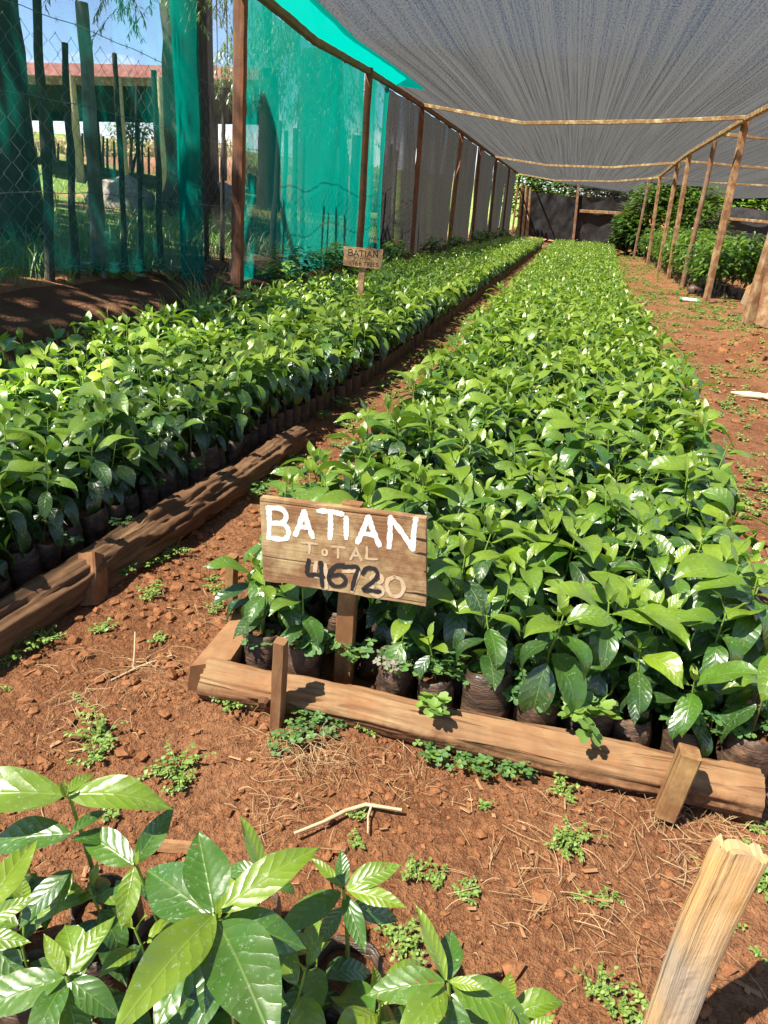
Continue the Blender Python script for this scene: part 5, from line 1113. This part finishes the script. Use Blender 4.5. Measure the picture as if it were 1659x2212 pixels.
for (x, y) in [(945, 1440), (1060, 1450), (1108, 1470), (1020, 1468), (1200, 1500), (1390, 1530), (1500, 1555), (700, 1400), (655, 1390), (1160, 1480), (1330, 1480), (980, 1455), (1085, 1490), (1130, 1500), (1240, 1500), (1420, 1520), (1460, 1560), (1540, 1570), (1600, 1580), (1010, 1440), (905, 1440), (1180, 1520), (1300, 1520), (760, 1420), (560, 1390), (260, 1130), (340, 1050), (420, 1010), (150, 1170), (480, 930), (560, 890)]:
    front = x > 600 and y > 1300; p = onz(x, y, .13)
    if front: p[1] = max(p[1], 1.56)
    putw(clo[int(r1.integers(3))], (p[0], p[1], .115), r1.uniform(.8, 1.0)*(1.3 if front else 1), 'clover sprouting from a black seedling bag in the %s' % ('front row of the middle bed' if front else 'edge of the left bed'), 'clover on the seedling bags')
for (x, y, k, s) in [(498, 1532, 2, .9), (215, 1600, 2, 1.1), (205, 1640, 1, 1), (388, 1665, 2, 1.2), (385, 1700, 1, .9), (325, 1295, 1, 1.1), (312, 1225, 1, 1), (380, 1195, 2, 1), (350, 1210, 1, .9), (70, 1400, 2, 1.1), (20, 1425, 2, 1.2), (110, 1385, 1, 1), (335, 1390, 0, 1), (225, 1370, 0, 1.1), (465, 1320, 1, 1), (470, 1280, 1, .9), (455, 1240, 0, 1), (1240, 1830, 2, .9), (1210, 1845, 1, .8), (800, 1590, 1, .8), (1215, 1722, 1, .9), (775, 1820, 0, .8), (900, 1890, 1, .8), (950, 1905, 0, .8), (1000, 1945, 0, .9), (1290, 2150, 2, .8), (1330, 2190, 1, .8), (855, 2030, 2, .8), (880, 2060, 1, .8), (730, 2130, 2, .8), (770, 1760, 0, .7), (1640, 1880, 1, 1), (1650, 1930, 1, 1), (1310, 1960, 0, .7), (1255, 1955, 0, .7), (640, 990, 1, 1.2), (600, 985, 1, 1.2), (1640, 1800, 0, .9), (360, 2010, 1, .8), (230, 1760, 0, .8)]:
    putw(wee[k], gpt(x, y), s*r1.uniform(.9, 1.15), 'small bright green leafy weed growing on the bare red soil', 'small weeds on the bare soil')
# three distinctive plants at the log
def special(name, label, p, ms, mat):
    root = thing(name, label, 'weed', tuple(p)); ms[1].obj('stems', STEM, root); ms[0].obj('leaves', mat, root)
def bigclover(seed, n, sz, spread, hgt, age, out=(0, 0)):
    r = np.random.default_rng(seed); m1, m2 = MB(), MB()
    for k in range(n):
        a = r.uniform(0, 6.28); d = spread*math.sqrt(r.random()); p = np.array([math.cos(a)*d+out[0], math.sin(a)*d+out[1], hgt*r.uniform(.5, 1)])
        tube(m2, [[0, 0, 0], p*[.6, .6, .8], p], .0012, 4, False, a=.2); trefoil(m1, p, sz*r.uniform(.8, 1.1), r, np.clip(age+r.normal(0, .12), 0, 1), .9)
    return m1, m2
special('clover', 'large yellow-green clover spilling from a bag over the middle of the round log', onz(1265, 1545, .13)*[1, 0, 1]+[0, 1.535, -.01], bigclover(3, 13, .036, .06, .06, .1, (.0, -.04)), OXA)
special('clover', 'yellow-green clover with pointed leaflets hanging over the log right of the sign', onz(935, 1530, .12)*[1, 0, 1]+[0, 1.50, -.02], bigclover(5, 7, .036, .025, .045, .08, (0, -.045)), OXA)
special('clover', 'dusty grey clover on the bag just right of the sign post', onz(855, 1430, .14)*[1, 0, 1]+[0, 1.575, -.02], bigclover(7, 30, .014, .06, .05, .5), OXG)
special('clover', 'pair of wide green clover leaves on the bag left of the sign post', onz(665, 1405, .14)*[1, 0, 1]+[0, 1.565, -.02], bigclover(9, 3, .04, .02, .05, .5), OXA)
# broad weeds and grass tufts in the shade under the net
for i, (x, y) in enumerate([(155, 690), (200, 675), (250, 672), (290, 668), (330, 655), (370, 660), (420, 650)]):
    m1, m2 = MB(), MB(); r = np.random.default_rng(600+i)
    for k in range(12):
        a = r.uniform(0, 6.28); p = np.array([math.cos(a), math.sin(a), 0])*r.uniform(.03, .14)+[0, 0, r.uniform(.05, .14)]; l = r.uniform(.07, .12)
        tube(m2, [[0, 0, 0], p], .003, 4, False, a=.3); v, f, u = leaf_local(l, l*.95, .2, .6, .15, 5, 6); m1.add(v@rotz(a).T+p, f, u, r.uniform(.4, 1))
    p = onz(x, y, .2); p[2] = G(p[0], p[1]); root = thing('weed', 'broad round-leaved weed in the shade at the foot of the side net', 'weed', tuple(p), 'broad weeds under the side net'); m2.obj('stems', STEM, root); m1.obj('leaves', LEAFT, root)
for i, (x, y, hh) in enumerate([(445, 640, 1.6), (420, 640, 1.3), (360, 640, .9), (460, 645, 1.2), (640, 612, .7), (545, 615, .8)]):
    m1 = MB(); r = np.random.default_rng(650+i)
    for k in range(36):
        l = r.uniform(.25, .5)*hh; v, f, u = leaf_local(l, .010, r.uniform(1.1, 1.5), r.uniform(.3, 1.4), .1, 2, 6); m1.add(v@rotz(r.uniform(0, 6.28)).T+[r.normal(0, .04), r.normal(0, .04), 0], f, u, np.clip(r.normal(.4, .2), 0, 1))
    p = onx(x, y, -3.2); p[2] = G(p[0], p[1])-.01; o = m1.obj('grass_tuft', GRASS); o.location = tuple(p)
    tag(o, 'tuft of tall thin grass growing at the foot of the side net', 'grass', 'grass tufts under the side net')
# leafy weeds along the wall beyond the left bed
for i, (x, y) in enumerate([(600, 615), (660, 598), (720, 588), (740, 600), (850, 575), (930, 555), (985, 530), (1035, 510), (1060, 505), (1125, 495), (1090, 500)]):
    p = onx(x, y, -3.15); p[2] = G(p[0], p[1]); s = .13*(1+p[1]*.03)
    bush('weed', 'leafy green weed standing between the left bed and the side net', 'weed', p, [(p+[r1.normal(0, .08), r1.normal(0, .12), .3+r1.uniform(0, .2)], (s, s*1.3, s)) for _ in range(4)], 45, .09+.003*p[1], LEAFT, .5, 'weeds along the side net', stems=3, tr=.006, woodm=STEM)
# ground cover: thousands of tiny weeds on the paths, one object
gc = MB(); base = [weedlet(700+k, 18, .05, .03, .02)[0].flat() for k in range(5)]
def cover(n, fx, fy, smin, smax):
    for _ in range(n):
        x, y = fx(), fy()
        if fbm2(np.array([x]), np.array([y]), 1.6, 3, 77)[0] < .02 and r1.random() < .8: continue
        M = np.eye(4); M[:3, :3] = rotz(r1.uniform(0, 6.28))*r1.uniform(smin, smax); M[:3, 3] = (x, y, G(x, y)); gc.merge(base[int(r1.integers(5))], M, r1.normal(0, .15))
cover(1700, lambda: r1.uniform(1.0, 2.7), lambda: 2.5+13*r1.random()**1.3, .6, 1.7)
cover(1700, lambda: r1.uniform(1.0, 3.0), lambda: r1.uniform(12, 40), .9, 2.4)
cover(320, lambda: r1.uniform(-1.25, -.8), lambda: r1.uniform(2.6, 9), .6, 1.4)
cover(250, lambda: r1.uniform(-1.3, -.75), lambda: r1.uniform(9, 38), .9, 2)
cover(90, lambda: r1.uniform(-1.6, .9), lambda: r1.uniform(.8, 1.4), .3, .7)
tag(gc.obj('ground_weeds', WEED), 'sprinkling of tiny green weeds over the paths between the beds', 'weeds', None, 'stuff')
# ------------------------------------------------------------------ soil crumbs, chips, straw
ic = np.array([[0, 0, 1], [.9, 0, .45], [.28, .85, .45], [-.72, .53, .45], [-.72, -.53, .45], [.28, -.85, .45], [.72, .53, -.45], [-.28, .85, -.45], [-.9, 0, -.45], [-.28, -.85, -.45], [.72, -.53, -.45], [0, 0, -1]])
icf = [[0, 1, 2], [0, 2, 3], [0, 3, 4], [0, 4, 5], [0, 5, 1], [1, 6, 2], [2, 7, 3], [3, 8, 4], [4, 9, 5], [5, 10, 1], [6, 7, 2], [7, 8, 3], [8, 9, 4], [9, 10, 5], [10, 6, 1], [6, 11, 7], [7, 11, 8], [8, 11, 9], [9, 11, 10], [10, 11, 6]]
cl = MB()
def clods(n, fx, fy, smax):
    for _ in range(n):
        x, y = fx(), fy(); s = .0025+smax*r1.random()**6; v = ic*(1+r1.normal(0, .22, (12, 1)))*s*r1.uniform(.7, 1.3, 3)*[1, 1, .75]
        cl.add(v@rotz(r1.uniform(0, 6.28)).T+[x, y, G(x, y)+s*.2], icf)
clods(4200, lambda: r1.uniform(-1.7, 1.1), lambda: r1.uniform(.6, 1.45), .0085)
clods(1500, lambda: r1.uniform(-1.7, 1.1), lambda: r1.uniform(.7, 1.45), .014)
clods(110, lambda: r1.uniform(-1.7, .2), lambda: r1.uniform(.8, 1.45), .02)
clods(2400, lambda: r1.uniform(-1.35, -.75), lambda: r1.uniform(1.4, 4), .022)
clods(1600, lambda: r1.uniform(.9, 2.6), lambda: r1.uniform(2.4, 10), .03)
clods(500, lambda: r1.normal(2.35, .3), lambda: r1.normal(8.7, 1.0), .05)
tag(cl.obj('soil_crumbs', CLOD, smooth=False), 'crumbs and clods of red soil scattered over the bare ground', 'soil crumbs', None, 'stuff')
ch_ = MB()
for _ in range(330):
    x, y = (r1.uniform(-1.5, 1.0), r1.uniform(.6, 1.42)) if r1.random() < .6 else (r1.uniform(.9, 2.4), r1.uniform(2.4, 8))
    l, w = .004+.02*r1.random()**2.5, r1.uniform(.0015, .006); sc = 1 if y < 1.5 else 2.2
    v = np.array([[-l, -w, 0], [l, -w*.6, .002], [l*.8, w, .004], [-l*.9, w*.7, .001], [0, 0, .003]])*sc
    a = r1.uniform(0, 6.28); ch_.add((v@rotz(a).T)+[x, y, G(x, y)+.006], [[0, 1, 4], [1, 2, 4], [2, 3, 4], [3, 0, 4]])
tag(ch_.obj('wood_chips', CHIP, smooth=False), 'wood chips and flakes lying on the soil', 'wood chips', None, 'stuff')
sw = MB()
def straw(x, y, L, z=0.0):
    a = r1.uniform(0, 6.28); k = 5; t = np.linspace(0, 1, k); cur = r1.normal(0, .55)
    P = np.stack([x+np.cumsum(np.cos(a+cur*t))*L/k, y+np.cumsum(np.sin(a+cur*t))*L/k, 0*t], -1)
    P[:, 2] = gh(P[:, 0], P[:, 1])+.007+z+np.abs(r1.normal(0, .006))*np.sin(t*PI); tube(sw, P, r1.uniform(.0003, .0009), 3, False)
for (px, py, n, sp, L, hz_) in [(665, 1645, 260, .055, .07, .03), (760, 1660, 70, .05, .06, .012), (880, 1690, 90, .06, .07, .015), (250, 1480, 110, .09, .09, .01), (350, 1440, 50, .06, .1, .008), (1380, 1820, 150, .13, .09, .008), (1480, 1765, 110, .10, .08, .010), (1300, 1960, 120, .14, .1, .008), (1560, 1760, 60, .08, .08, .01), (1250, 2000, 120, .08, .08, .008), (1560, 1790, 90, .06, .08, .01), (1120, 1900, 90, .06, .06, .006), (150, 1560, 80, .09, .06, .005), (620, 1760, 90, .06, .06, .006), (450, 1330, 60, .06, .08, .006)]:
    c = gpt(px, py)
    for _ in range(int(n*(.6 if px > 1300 or px < 700 else .35))): straw(c[0]+r1.normal(0, sp), c[1]+r1.normal(0, sp*.8), L*r1.uniform(.4, 1.3), hz_*r1.random())
for _ in range(260): straw(r1.uniform(-1.6, .9), r1.uniform(.65, 1.42), r1.uniform(.015, .05))
tag(sw.obj('dry_straw', STRAW), 'dry straw and rootlets strewn over the soil', 'straw', None, 'stuff')
tg_ = [onz(x, y, .018) for x, y in ((636, 1800), (700, 1775), (745, 1752), (790, 1738), (868, 1750))]
mb = MB(); tube(mb, tg_, [.0035, .004, .0045, .0045, .004], 7, True, .2); tube(mb, [onz(803, 1738, .02), onz(795, 1765, .012), onz(795, 1800, .012)], [.003, .0026, .002], 6)
tag(mb.obj('twig', WD_TWIG), 'pale dry forked twig lying on the soil below the log', 'twig')
mb = MB(); tube(mb, [onz(288, 1445, .0), onz(291, 1405, .05), onz(292, 1365, .085)], [.003, .003, .002], 6, True, .2); tag(mb.obj('twig', WD_TWIG), 'thin pale twig sticking up from the soil left of the plank', 'twig')
mb = MB(); tube(mb, [onz(240, 1470, .01), onz(300, 1440, .012), onz(372, 1415, .02)], [.0025, .003, .002], 6, True, .2); tag(mb.obj('twig', WD_TWIG), 'bent pale twig lying flat left of the plank', 'twig')
# slab of brick-red wood behind the foreground leaves
plate('board', 'flat reddish piece of board half hidden behind the foreground leaves', 'board', [onz(300, 1838, .0), onz(460, 1850, .0), onz(455, 1830, .02), onz(305, 1815, .02)], .012, CHIP, 6, .003)
